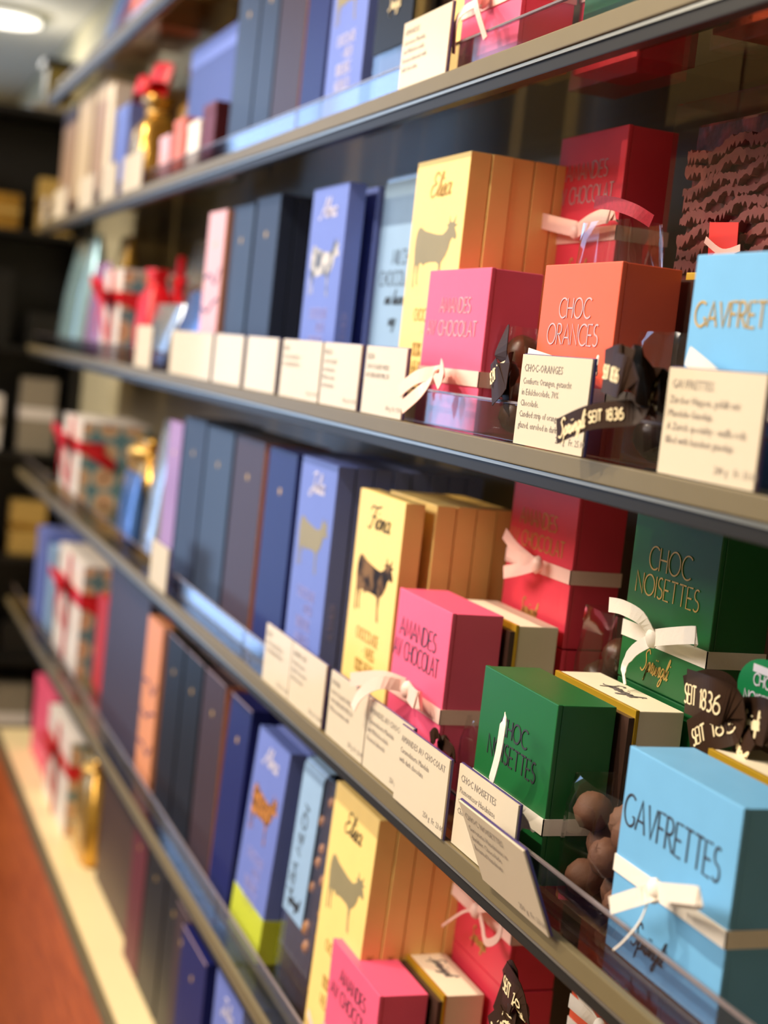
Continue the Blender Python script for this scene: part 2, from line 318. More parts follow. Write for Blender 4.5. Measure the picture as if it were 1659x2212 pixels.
# ---------------------------------------------------------------- room
Z0, ZA, ZB, ZC, ZD, ZE = 1.790, 1.545, 1.313, 1.070, 0.813, 0.545     # shelf tops
YB = 0.185                                                              # back wall
XL, XR = -3.06, 0.35
struct(MB().box(-5.6, 1.6, -3.2, 0.45, -0.05, 0.0).build('floor', FLOORW))
struct(MB().box(-5.6, 1.6, -3.2, 0.45, 2.75, 2.80).build('ceiling', CEILM))
struct(MB().box(-5.6, 1.6, YB+0.004, YB+0.05, 0.0, 2.75).build('wall_back', WALLM))
struct(MB().box(-3.06, 0.36, YB, YB+0.0038, 0.0, 2.10).build('trim_2', BACKWALL))
struct(MB().box(-5.6, 1.6, -3.25, -3.2, 0.0, 2.75).build('wall_front', WALLM))
struct(MB().box(1.55, 1.6, -3.2, 0.45, 0.0, 2.75).build('wall_right', WALLM))
e = MB(); e.box(-5.65, -5.6, -0.55, 0.45, 0, 2.75).box(-5.65, -5.6, -3.2, -2.05, 0, 2.75).box(-5.65, -5.6, -2.05, -0.55, 2.55, 2.75).box(-5.65, -5.6, -2.05, -0.55, 0, 0.1)
struct(e.build('wall_left', WALLM))
fr = struct(MB().box(-5.64, -5.58, -1.33, -1.27, 0.1, 2.55).box(-5.64, -5.58, -2.05, -1.99, 0.1, 2.55).box(-5.64, -5.58, -0.61, -0.55, 0.1, 2.55).box(-5.64, -5.58, -2.05, -0.55, 1.95, 2.0).build('window_1', STEEL))
pane = MB().box(-5.625, -5.615, -2.05, -0.55, 0.1, 2.55).build('pane', glow('daylight', (0.30, 0.55, 1.0), 1.5)); pane.parent = fr
# soffit over the shelves with its lamp strip
struct(MB().box(-5.6, 1.6, -0.22, YB, 2.12, 2.75).build('trim_1', CEILM))
lamp = thing('ceiling_lamp', 'white glowing round lamp under the soffit in the upper left corner', 'lamp', (*lev(10, 25, 2.12).xy, 2.12))
def disc(r, z0, z1, n=24):
    mb = MB(); mb.v = [(r*math.cos(2*math.pi*i/n), r*math.sin(2*math.pi*i/n), z) for z in (z0, z1) for i in range(n)]
    mb.f = [tuple(range(n)), tuple(reversed(range(n, 2*n)))] + [(i, (i+1) % n, n+(i+1) % n, n+i) for i in range(n)]; return mb
disc(0.11, -0.016, 0).build('housing', STEEL, lamp); disc(0.09, -0.022, -0.016).build('diffuser', glow('lamp glow', (1.0, 0.95, 0.88), 1.3), lamp)
lp = bpy.data.lights.new('lamp_light', 'POINT'); lp.energy = 2.5; lp.color = (1.0, 0.92, 0.78); lp.shadow_soft_size = 0.08
lo = bpy.data.objects.new('lamp_light', lp); COL.objects.link(lo); lo.location = (lamp.location.x, lamp.location.y, 2.02)
# lamps of the spot track, over the aisle
for i, s in enumerate(SPOTS):
    t = thing('track_lamp', ['warm spot lamp nearest to the window end', 'warm spot lamp in the middle of the track', 'warm spot lamp above the right end of the shelves'][2-i], 'lamp', (s[0], s[1], 2.75))
    disc(0.02, -0.08, 0).build('stem', STEEL, t); disc(0.045, -0.14, -0.08).build('head', STEEL, t)

# base cabinet under the lowest shelf
t = thing('base_cabinet', 'reddish cherry wood base cabinet with a cream top, lower left', 'cabinet', (0, 0, 0))
MB().box(XL, XR, 0.004, YB-0.003, 0, ZE-0.022).build('body', CHERRY, t, 0.001); MB().box(XL, XR, 0.006, YB-0.003, ZE-0.022, ZE).build('top_panel', BASECREAM, t)
MB().box(XL, XR, -0.002, 0.006, ZE-0.020, ZE+0.001).build('edge_rail', KHAKI, t, 0.001)

def shelf(z, label):
    t = thing('glass_shelf', label, 'shelf', (0, 0, z))
    MB().box(XL, XR, 0.004, YB, -0.009, 0.0).build('pane', GLASS, t)
    MB().box(XL, XR, -0.001, 0.004, -0.011, 0.0).build('front_rail', KHAKI, t, 0.0008)
    MB().box(XL, XR, 0.002, 0.010, -0.021, -0.0112).build('edge_band', DARKGLASS, t, 0.0008)
    MB().box(XL, XR, 0.0005, 0.002, -0.0135, -0.0115).build('bead', STEEL, t)
    xs = [XL, -2.2, -1.35, -0.4, XR]
    for a, b in zip(xs, xs[1:]): MB().box(a+0.002, b-0.002, 0.0105, 0.0130, 0.0003, 0.022).build('lip', LIPM, t, 0.0004)
    MB().box(XL, XR, 0.0105, 0.0130, 0.0222, 0.0238).build('lip_edge', LIPEDGE, t, 0.0003)
    return t
shelf(Z0, 'glass shelf cut off by the top left corner of the photo'); shelf(ZA, 'glass shelf with a grey underside running up to the top right corner')
shelf(ZB, 'glass shelf with dark edge carrying the orange box'); shelf(ZC, 'glass shelf carrying the large sky blue box'); shelf(ZD, 'lowest glass shelf carrying the lime banded bar')
SH = {'A': (ZA, 'first full shelf from the top'), 'B': (ZB, 'second full shelf from the top'), 'C': (ZC, 'third full shelf from the top'), 'D': (ZD, 'fourth full shelf from the top'), 'E': (ZE, 'bottom cabinet top'), '0': (Z0, 'topmost shelf')}
EPS = 0.0004

# ---------------------------------------------------------------- gift boxes with ribbon
W_BOX, D_BOX, H_LOW, H_TALL = 0.098, 0.037, 0.105, 0.207
def bow(mb_parent, material, knot, parts, width, kr=0.006):
    for p in parts:
        w = p.get('w', width)
        b = MB().strip(smooth3(p['pts']), w, normal=p.get('n', (0, -1, 0)), wv=p.get('wv'), thick=0.0005).build('bow_end', material, mb_parent)
    MB().ball((knot[0], knot[1], knot[2]), kr, 10, 7, 0.08, (0.9, 0.7, 1.0)).build('knot', material, mb_parent, smooth=True)
    return b
def smooth3(p, n=5):
    if len(p) < 3: return p
    out = []
    for i in range(len(p)-1):
        a, b, c, d = p[max(i-1, 0)], p[i], p[i+1], p[min(i+2, len(p)-1)]
        for k in range(n):
            t = k/n; out.append(tuple(0.5*((2*b[j])+(-a[j]+c[j])*t+(2*a[j]-5*b[j]+4*c[j]-d[j])*t*t+(-a[j]+3*b[j]-3*c[j]+d[j])*t**3) for j in (0, 1, 2)))
    out.append(p[-1]); return out
def gift_box(label, material, x0, x1, y0, zs, h, d=D_BOX, lines=(), ink=FOILSILVER, pen=0.0009, rib=None, rib_z=0.03, rib_w=0.009, bowparts=None, knot=None, logo=None, logo_ink=FOILGOLD, rz=0.0, group='ribboned praline boxes'):
    w = x1-x0
    t = thing('praline_box', label, 'box', ((x0+x1)/2, y0, zs), rz, group)
    MB().box(-w/2, w/2, 0.0034, d, EPS, h).build('carton', material, t, 0.0006)
    MB().box(-w/2-0.0004, w/2+0.0004, 0, 0.0032, EPS, h+0.0004).build('front_cover', material, t, 0.0007)
    if lines: lettering('lettering', lines, ink, t, -0.0003, pen, fit=w*0.86)
    if logo: lettering('logo', [('Sprüngli', logo[0], logo[1], logo[2])], logo_ink, t, -0.0003, 0.0009, cursive=True, slant=0.35, sx=0.8)
    if rib:
        o = MB(); e = 0.0009
        o.box(-w/2-e, w/2+e, -e, -e+0.0006, rib_z-rib_w/2, rib_z+rib_w/2); o.box(w/2+e-0.0006, w/2+e, -e, d+e, rib_z-rib_w/2, rib_z+rib_w/2); o.box(-w/2-e, -w/2-e+0.0006, -e, d+e, rib_z-rib_w/2, rib_z+rib_w/2)
        r = o.build('ribbon', rib, t)
        if bowparts: bow(r, rib, knot, bowparts, rib_w)
    return t
def px_path(t, pts):
    """photo points with depth -> the thing's own frame"""
    return [tuple(at(u, v, y) - Vector(t)) for u, v, y in pts]

def pair(label, low_label, material, x0, x1, y0, zs, h, **k):
    """two low boxes stacked at the back of the shelf"""
    hl = h-H_LOW-0.001
    gift_box(low_label, material, x0+0.0008, x1+0.0008, y0, zs, hl, rib=k.get('rib'), rib_z=hl*0.34)
    b = ((x0+x1)/2, y0, zs+hl+0.0006); f = k.pop('bows', None)
    if f: k['knot'], k['bowparts'] = f(lambda pts: px_path(b, pts))
    return gift_box(label, material, x0, x1, y0, zs+hl+0.0006, H_LOW-0.0002, **k)
def cream_box(label, x0, x1, y0, zs, h, d=0.033, logo=True):
    t = thing('praline_box', label, 'box', ((x0+x1)/2, y0, zs), 0, 'plain cream praline boxes')
    w = x1-x0
    MB().box(-w/2, w/2, 0.0042, d, EPS, h).build('carton', CREAM, t, 0.0007)
    MB().box(-w/2-0.0004, w/2+0.0004, 0.0016, 0.0041, EPS, h+0.0005).build('gold_edge', GOLDCARD, t, 0.0004)
    MB().box(-w/2, w/2, -0.002, 0.0015, EPS, h-0.004).build('inner_board', BROWNCARD, t)
    if logo:
        mb = MB(); st, ww = text_strokes('Sprüngli', 0.011, True, slant=0.3)
        for p in st: mb.strip([(a, d*0.5+b*0.9, h+0.0003) for a, b in p], 0.0009, normal=(0, 0, 1), thick=0.0002)
        mb.build('logo', GREYINK, t)
    return t

def front(uL, vL, uR, vR, y, zs):
    a, b = at(uL, vL, y), at(uR, vR, y)
    return a.x, b.x, (a.z+b.z)/2 - zs

# ----- first full shelf
x0, x1 = -1.000, -0.903
tA = (((x0+x1)/2), 0.022, ZA)
gift_box('pink praline box with blush ribbon at the top edge of the photo', PINK, x0, x1, 0.022, ZA, H_LOW, rib=PINKRIB, rib_z=0.048, knot=(0.0, -0.006, 0.048),
         bowparts=[dict(pts=[(0.0, -0.006, 0.048), (-0.015, -0.016, 0.038), (-0.022, -0.014, 0.015)], w=0.006), dict(pts=[(0.0, -0.006, 0.048), (0.018, -0.018, 0.040), (0.026, -0.012, 0.018)], w=0.006), dict(pts=[(0, -0.006, 0.048), (-0.02, -0.016, 0.062), (-0.038, -0.012, 0.056)])])
gift_box('green praline box at the top edge of the photo, right of the pink one', GREEN, -0.812, -0.714, 0.022, ZA, H_LOW, rib=WHITERIB, rib_z=0.05, knot=(-0.005, -0.006, 0.05),
         bowparts=[dict(pts=[(-0.005, -0.006, 0.05), (-0.012, -0.008, 0.036), (-0.01, -0.006, 0.027)], w=0.006), dict(pts=[(-0.005, -0.006, 0.05), (0.015, -0.016, 0.058), (0.03, -0.012, 0.05)])])
gift_box('crimson praline box seen from below through the upper glass shelf', MAGENTA, -0.905, -0.822, 0.064, ZA, H_LOW, d=0.040, rib=PINKRIB, rib_z=0.05)
gift_box('orange praline box seen from below through the upper glass shelf', ORANGE, -0.742, -0.650, 0.066, ZA, H_LOW, d=0.036, rib=WHITERIB, rib_z=0.05)
# ----- second full shelf
x0, x1, h = front(930, 583, 1062, 581, 0.022, ZB); b = ((x0+x1)/2, 0.022, ZB)
P = lambda pts: px_path(b, pts)
gift_box('bright pink low box lettered AMANDES AV CHOCOLAT beside the orange box', PINK, x0, x1, 0.022, ZB, h, lines=[('AMANDES', 0.000, 0.0765, 0.0098), ('AV CHOCOLAT', -0.003, 0.061, 0.0098)], ink=FOILSILVER, rib=PINKRIB, rib_z=0.034, rib_w=0.010,
         knot=P([(948, 808, 0.014)])[0], bowparts=[dict(pts=P([(945, 805, 0.014), (900, 815, 0.004), (862, 845, -0.002)])), dict(pts=P([(945, 812, 0.012), (930, 820, 0.003), (905, 848, -0.003), (868, 880, -0.008)])), dict(pts=P([(950, 795, 0.013), (952, 808, 0.005), (941, 828, 0.003)]), w=0.013)])
x0, x1, h = front(1180, 575, 1345, 564, 0.022, ZB); b = ((x0+x1)/2, 0.022, ZB)
gift_box('orange low box lettered CHOC ORANCES behind its white price card', ORANGE, x0, x1, 0.022, ZB, h, lines=[('CHOC', -0.002, 0.0743, 0.0112), ('ORANCES', -0.002, 0.0592, 0.0117)], ink=FOILSILVER, rib=WHITERIB, rib_z=0.032,
         knot=P([(1250, 805, 0.014)])[0], bowparts=[dict(pts=P([(1250, 805, 0.014), (1190, 785, 0.010), (1140, 768, 0.010)])), dict(pts=P([(1250, 805, 0.014), (1275, 795, 0.008), (1290, 785, 0.012), (1288, 795, 0.016)]))])
x0 = at(1508, 552, 0.022).x; x1 = x0+W_BOX; h = at(1508, 552, 0.022).z-ZB; b = ((x0+x1)/2, 0.022, ZB)
gift_box('sky blue box lettered GAVFRETTES cut by the right edge, behind a price card', BLUE, x0, x1, 0.022, ZB, h, lines=[('GAVFRETTES', -0.003, 0.0715, 0.0118)], ink=FOILGOLD, pen=0.0013, rib=WHITERIB, rib_z=0.034,
         knot=P([(1580, 850, 0.014)])[0], bowparts=[dict(pts=P([(1580, 850, 0.014), (1530, 805, 0.010), (1486, 768, 0.010)])), dict(pts=P([(1580, 850, 0.014), (1560, 862, 0.012), (1540, 876, 0.013)]))])
x0, x1, h = front(1215, 300, 1360, 266, 0.102, ZB)
pair('crimson box lettered AMANDES, upper of the stack behind the orange box', 'crimson box under the one lettered AMANDES, behind the orange box', MAGENTA, x0, x1, 0.102, ZB, h, lines=[('AMANDES', -0.004, 0.074, 0.0112), ('AV CHOCOLAT', -0.004, 0.058, 0.0112)], ink=FOILSILVER, rib=PINKRIB, rib_z=0.036, rib_w=0.0095, logo=(-0.004, 0.009, 0.011),
     bows=lambda P: (P([(1245, 500, 0.094)])[0], [dict(pts=P([(1245, 495, 0.094), (1190, 482, 0.09), (1125, 464, 0.086)]), w=0.0105), dict(pts=P([(1245, 500, 0.094), (1275, 478, 0.09), (1310, 466, 0.09), (1330, 474, 0.096)]), w=0.010)]))
x0 = at(1478, 590, 0.066).x
cream_box('cream box with gold edge between the orange box and the upper blue box', x0, x0+0.098, 0.066, ZB, at(1478, 590, 0.066).z-ZB, logo=False)
# ----- third full shelf
x0, x1, h = front(865, 1268, 977, 1328, 0.022, ZC); b = ((x0+x1)/2, 0.022, ZC)
gift_box('pink box lettered AMANDES AV CHOCOLAT right of the yellow cow bar, middle of the photo', PINK, x0, x1, 0.022, ZC, h, lines=[('AMANDES', -0.006, 0.094, 0.0125), ('AV CHOCOLAT', -0.006, 0.0783, 0.0125)], ink=FOILDARK, pen=0.001, rib=PINKRIB, rib_z=0.056, rib_w=0.010,
         knot=P([(880, 1490, 0.014)])[0], bowparts=[dict(pts=P([(875, 1480, 0.014), (825, 1464, 0.004), (757, 1468, -0.004)]), w=0.010), dict(pts=P([(872, 1482, 0.014), (820, 1475, 0.0), (780, 1498, -0.006), (762, 1530, -0.009)]), w=0.009), dict(pts=P([(880, 1490, 0.014), (895, 1510, 0.008), (912, 1515, 0.014)]), w=0.013)])
x0, x1, h = front(1049, 1440, 1206, 1522, 0.022, ZC); b = ((x0+x1)/2, 0.022, ZC)
gift_box('green low box with an upright ribbon end in front of its lettering CHOC NOISETTES', GREEN, x0, x1, 0.022, ZC, h, lines=[('CHOC', 0.0, 0.0698, 0.0108), ('NOISETTES', 0.0, 0.0542, 0.0115)], ink=FOILDARK, pen=0.0011, rib=WHITERIB, rib_z=0.0345, rib_w=0.0095,
         knot=P([(1090, 1760, 0.013)])[0], bowparts=[dict(pts=P([(1060, 1690, 0.008), (1076, 1630, 0.002), (1087, 1565, 0.0), (1090, 1552, 0.004)]), w=0.0075), dict(pts=P([(1090, 1760, 0.013), (1120, 1775, 0.008), (1145, 1790, 0.014)]), w=0.012)])
x0, x1, h = front(1362, 1612, 1607, 1747, 0.022, ZC); b = ((x0+x1)/2, 0.022, ZC)
gift_box('large sky blue box lettered GAVFRETTES with a white bow, lower right', BLUE, x0, x1, 0.022, ZC, h, lines=[('GAVFRETTES', -0.0045, 0.0652, 0.0158)], ink=FOILDARK, pen=0.0011, rib=WHITERIB, rib_z=0.0437, rib_w=0.0085, logo=(-0.012, 0.0105, 0.012), logo_ink=FOILDARK,
         knot=P([(1415, 1925, 0.012)])[0], bowparts=[dict(pts=P([(1420, 1926, 0.012), (1375, 1938, 0.004), (1318, 1956, 0.002)]), w=0.0085), dict(pts=P([(1418, 1925, 0.012), (1460, 1930, 0.004), (1508, 1936, 0.002), (1506, 1944, 0.009), (1450, 1938, 0.013)]), w=0.0085),
                    dict(pts=P([(1408, 1920, 0.012), (1385, 1985, 0.004), (1350, 2030, 0.0), (1325, 2052, 0.0)]), w=0.0009, n=(0, -1, 0))])
x0, x1, h = front(1115, 1030, 1255, 1063, 0.102, ZC)
pair('crimson box with blush ribbon, upper of the stack behind the cream box, third shelf', 'crimson box at the foot of the stack behind the cream box, third shelf', MAGENTA, x0, x1, 0.102, ZC, h, lines=[('AMANDES', -0.006, 0.0745, 0.0108), ('AV CHOCOLAT', -0.006, 0.059, 0.0108)], ink=FOILGOLD, rib=PINKRIB, rib_z=0.0485, rib_w=0.0095, logo=(-0.006, 0.012, 0.011),
     bows=lambda P: (P([(1160, 1220, 0.093)])[0], [dict(pts=P([(1150, 1215, 0.093), (1115, 1185, 0.088), (1090, 1152, 0.085)]), w=0.009), dict(pts=P([(1150, 1222, 0.093), (1120, 1230, 0.088), (1088, 1236, 0.085)]), w=0.009), dict(pts=P([(1150, 1212, 0.093), (1120, 1204, 0.088), (1095, 1188, 0.09)]), w=0.008)]))
x0, x1, h = front(1380, 1093, 1565, 1140, 0.102, ZC)
pair('dark green box lettered CHOC NOISETTES with a white bow, upper of its stack', 'dark green box at the foot of the stack, behind the cream box', GREEN, x0, x1, 0.102, ZC, h, lines=[('CHOC', -0.003, 0.0705, 0.0138), ('NOISETTES', -0.003, 0.0545, 0.0125)], ink=FOILGOLD, pen=0.001, rib=WHITERIB, rib_z=0.0305, rib_w=0.0098, logo=(-0.006, 0.0095, 0.0125),
     bows=lambda P: (P([(1410, 1378, 0.093)])[0], [dict(pts=P([(1410, 1375, 0.093), (1385, 1335, 0.087), (1345, 1312, 0.084), (1316, 1306, 0.084)]), w=0.009), dict(pts=P([(1412, 1378, 0.093), (1450, 1374, 0.087), (1502, 1372, 0.084), (1500, 1380, 0.092)]), w=0.010),
          dict(pts=P([(1408, 1382, 0.093), (1370, 1405, 0.088), (1348, 1440, 0.086), (1350, 1478, 0.087)]), w=[0.008]*8+[0.006]*4+[0.003]*4)]))
cx0, cx1, h = front(985, 1293, 1110, 1352, 0.064, ZC)
cream_box('cream box with gold edge right behind the pink box on the third shelf', cx0, cx1, 0.064, ZC, h, logo=False)
cx0, cx1, h = front(1195, 1450, 1368, 1535, 0.064, ZC)
cream_box('cream box with gold edge behind the low green box', cx0, cx1, 0.064, ZC, h)
c = at(1525, 1618, 0.064); cream_box('cream box with gold edge behind the large sky blue box', c.x, c.x+0.098, 0.064, ZC, c.z-ZC, logo=False)
# ----- fourth full shelf
x0, x1, h = front(720, 2027, 820, 2153, 0.022, ZD); b = ((x0+x1)/2, 0.022, ZD)
gift_box('pink box lettered AMANDES AV CHOCOLAT at the bottom edge of the photo', PINK, x0, x1, 0.022, ZD, h, lines=[('AMANDES', 0.0, 0.0775, 0.0105), ('AV CHOCOLAT', 0.0, 0.062, 0.0105)], ink=FOILDARK, pen=0.0009, rib=PINKRIB, rib_z=0.03,
         knot=(-0.02, -0.007, 0.03), bowparts=[dict(pts=[(-0.02, -0.007, 0.03), (-0.035, -0.014, 0.036), (-0.052, -0.014, 0.044)], w=0.006)])
cx0, cx1, h = front(850, 2029, 950, 2155, 0.064, ZD)
cream_box('cream box with gold edge behind the pink box at the bottom edge', cx0, cx0+0.098, 0.064, ZD, h)
x0, x1 = at(985, 1880, 0.102).x, at(1110, 1990, 0.102).x
pair('crimson box with a looped blush ribbon, upper of its stack on the fourth shelf', 'crimson box under the one with the looped ribbon, fourth shelf', MAGENTA, x0, x1, 0.102, ZD, 0.2205, rib=PINKRIB, rib_z=0.038, rib_w=0.009, logo=(0.0, 0.0125, 0.011),
     bows=lambda P: (P([(1028, 1967, 0.093)])[0], [dict(pts=P([(1028, 1967, 0.093), (1005, 1945, 0.088), (978, 1918, 0.085)]), w=0.009), dict(pts=P([(1030, 1965, 0.093), (1062, 1962, 0.086), (1082, 1985, 0.083), (1075, 2025, 0.083), (1050, 2035, 0.085), (1042, 2000, 0.088), (1036, 1975, 0.093)]), w=0.0055),
          dict(pts=P([(1025, 1967, 0.093), (1000, 1970, 0.087), (955, 2000, 0.084)]), w=0.002)]))
x0 = at(1240, 2110, 0.102).x
pair('orange box with white ribbon below the large blue box, bottom edge', 'orange box at the foot of its stack, bottom edge', ORANGE, x0, x0+0.098, 0.102, ZD, 0.205, lines=[('CHOC', 0.0, 0.0743, 0.0112), ('ORANCES', 0.0, 0.059, 0.0115)], ink=FOILGOLD, rib=WHITERIB, rib_z=0.035, rib_w=0.0095,
     bows=lambda P: (P([(1295, 2220, 0.093)])[0], [dict(pts=P([(1290, 2215, 0.093), (1260, 2160, 0.087), (1248, 2125, 0.085)]), w=0.009), dict(pts=P([(1290, 2215, 0.093), (1258, 2185, 0.087), (1230, 2160, 0.085)]), w=0.009)]))

# ---------------------------------------------------------------- bars in cow boxes
COW = [(.03, .62), (.035, .78), (.07, .90), (.13, .965), (.2, .96), (.34, .90), (.55, .86), (.75, .825), (.92, .815), (1.02, .86), (1.08, .92), (1.02, .945), (1.09, .975), (1.10, 1.08), (1.14, .99), (1.22, .985), (1.29, 1.07), (1.27, .96), (1.36, .945), (1.28, .905), (1.35, .80), (1.36, .75), (1.31, .725), (1.24, .76), (1.18, .70), (1.15, .60), (1.08, .50), (1.0, .43), (.96, .40), (.95, .22), (.985, .05), (.985, .0), (.93, .03), (.905, .20), (.88, .37), (.80, .41), (.6, .415), (.44, .40), (.38, .36), (.34, .40), (.25, .41), (.22, .22), (.245, .08), (.24, .06), (.20, .09), (.185, .22), (.17, .39), (.12, .36), (.10, .22), (.12, .04), (.115, .02), (.07, .05), (.065, .24), (.06, .42)]
def bar(label, cat_mat, x0, y0, zs, h, w=0.1, d=0.0155, name=None, ink=BLACKINK, window=None, desc=(), desc_ink=None, side=None, cow_z=0.48, rx=0.0, group=None, cap=None):
    t = thing('chocolate_bar_box', label, 'chocolate bar', (x0+w/2, y0, zs + (d*math.sin(-rx)+EPS if rx else 0)), 0, group, rx)
    MB().box(-w/2, w/2, 0, d, EPS, h).build('carton', cat_mat, t, 0.0006)
    if window:
        k = w*0.80/1.36; z0 = h*cow_z
        o = MB().prism([(-w*0.40+a*k, z0+b_*k*0.80) for a, b_ in COW], -0.0002, 0.0003).build('cow_window', window, t)
    if name: lettering('name_lettering', [(name, 0.0, h*0.855, 0.0165)], ink, t, -0.0003, 0.0013, cursive=True, slant=0.25, sx=1.25)
    if desc: lettering('lettering', desc, desc_ink or ink, t, -0.0003, 0.0007, gap=0.10, sx=0.80)
    if side: side_lettering('side_lettering', [(side, d*0.62, h*0.25, 0.0045)], desc_ink or ink, t, w/2+0.0002, 0.0005)
    if cap: MB().box(-w/2-0.0004, w/2+0.0004, -0.0004, d+0.0004, 0.0002, h*0.21).build('lime_band', cap, t, 0.0006)
    return t
def behind(t, n, pitch, what, group, gaps={}):
    y = t.location.y
    for i in range(n):
        y += pitch + gaps.get(i, 0)
        dup(t, (t.location.x + random.uniform(-0.0012, 0.0012), y, t.location.z), '%s, %s behind its front one' % (what, ORD[i]), group, skip=('cow_window', 'name_lettering', 'lettering', 'emblem'))
DESC = lambda h: [('CHOCOLADE', 0.0, h*0.380, 0.0088), ('- WEISS', 0.006, h*0.315, 0.0088), ('100% BERG', 0.0, h*0.243, 0.0098), ('HEUMILCH', 0.0, h*0.172, 0.0098)]
x0, x1, h = front(905, 345, 1020, 333, 0.030, ZB)
t = bar('front yellow box lettered Elisa with a grey cow window, second shelf', YELLOW, x0, 0.030, ZB, h, name='Elisa', ink=GOLDINK, window=FILMWIN, desc=DESC(h), desc_ink=GOLDINK, side='WEISSE CHOCOLADE', group='yellow cow bars on the second shelf', cow_z=.50)
t.rotation_euler.z = 0.0
behind(t, 5, 0.0163, 'yellow bar box in the row beside the upper crimson box', 'yellow cow bars on the second shelf')
x0, x1, h = front(780, 1056, 880, 1085, 0.030, ZC)
fionawin = mat('film with painted reflections', (96, 72, 46), 0.5, vary=0.85, scale=60, spec=0.12)  # dark chocolate tone, the film's reflections painted in as pale mottling
t = bar('front yellow box lettered Fiona with a dark cow window with painted reflections', YELLOW, x0, 0.030, ZC, h, name='Fiona', ink=BLACKINK, window=fionawin, desc=DESC(h), desc_ink=GOLDINK, side='WEISSE CHOCOLADE', group='yellow cow bars on the third shelf', cow_z=.48)
behind(t, 4, 0.0163, 'yellow bar box in the row under the dark shelf edge', 'yellow cow bars on the third shelf', {0: 0.008})
x0, x1, h = front(722, 1693, 808, 1763, 0.030, ZD)
t = bar('front yellow box lettered Elisa on the fourth shelf, above the lowest pink box', YELLOW, x0, 0.026, ZD, h, name='Elisa', ink=BLACKINK, window=FILMWIN, desc=DESC(h), desc_ink=GOLDINK, side='WEISSE CHOCOLADE', group='yellow cow bars on the fourth shelf', cow_z=.52, rx=-0.03)
behind(t, 5, 0.0163, 'yellow bar box in the row left of the looped ribbon', 'yellow cow bars on the fourth shelf')
# periwinkle bars
PD = lambda h: [('CHOCOLADE', 0.0, h*0.38, 0.0088), ('- MILCH', 0.006, h*0.315, 0.0088), ('100% BERG', 0.0, h*0.243, 0.0098), ('HEUMILCH', 0.0, h*0.172, 0.0098)]
x0, x1, h = front(680, 406, 750, 398, 0.030, ZB)
almawin = mat('bright film', (150, 146, 140), 0.3, vary=0.8, scale=70, spec=0.3)
t = bar('periwinkle box lettered Alma on the second shelf', PERI, x0, 0.030, ZB, h, name='Alma', ink=WHITEINK, window=almawin, desc=PD(h), desc_ink=LILACINK, side='ALPENMILCH', group='periwinkle cow bars on the second shelf')
dup(t, (t.location.x-0.001, 0.056, ZB), 'dark periwinkle box standing behind the one lettered Alma', 'periwinkle cow bars on the second shelf', skip=('cow_window', 'name_lettering', 'lettering'))
x0, x1, h = front(655, 986, 735, 1004, 0.030, ZC)
t = bar('periwinkle box lettered Julia on the third shelf', PERI, x0, 0.030, ZC, h, name='Julia', ink=WHITEINK, window=FILMWIN, desc=PD(h), desc_ink=LILACINK, side='ALPENMILCH', group='periwinkle cow bars on the third shelf', cow_z=.50)
behind(t, 7, 0.0165, 'dark blue bar in the row under the shelf shadow', 'periwinkle cow bars on the third shelf')
x0, x1, h = front(562, 1576, 634, 1632, 0.030, ZD)
nutwin = mat('nut window', (150, 100, 48), 0.5, vary=0.7, scale=150, spec=0.15)
t = bar('leaning periwinkle box with a lime band and nut coloured cow window', PERI, x0-0.012, 0.022, ZD, h-0.002, name='Alma', ink=WHITEINK, window=nutwin, desc=[(a, b_, z+0.002, s_) for a, b_, z, s_ in PD(h)], desc_ink=LILACINK, group='periwinkle cow bars on the fourth shelf', cow_z=.50, rx=-0.06, cap=LIME)
behind(t, 5, 0.0168, 'periwinkle bar in the leaning row above the lime band', 'periwinkle cow bars on the fourth shelf')
x0 = at(470, 2090, 0.03).x
t = bar('periwinkle box at the bottom edge below the lime banded one', PERI, x0, 0.030, ZE, at(470, 2090, 0.03).z-ZE, name='Julia', ink=WHITEINK, window=FILMWIN, group='periwinkle cow bars on the cabinet')
behind(t, 2, 0.0168, 'periwinkle bar in the row at the bottom edge', 'periwinkle cow bars on the cabinet')
x0, x1 = -1.336, -1.237
t = bar('periwinkle box lettered in white at the top edge of the photo', PERI, x0, 0.030, ZA, 0.19, name='Alma', ink=WHITEINK, window=FILMWIN, desc=[(a, b_, z+0.002, s_) for a, b_, z, s_ in PD(0.19)], desc_ink=WHITEINK, group='periwinkle cow bars on the first shelf')
dup(t, (t.location.x, 0.047, ZA), 'periwinkle box behind the white lettered one at the top edge', 'periwinkle cow bars on the first shelf', skip=('cow_window', 'name_lettering', 'lettering'))
# yellow bar behind the pink box of the first shelf
bar('yellow bar box half hidden left of the pink box at the top', YELLOW, at(962, 195, 0.05).x, 0.050, ZA, 0.19, group='yellow cow bars on the first shelf')

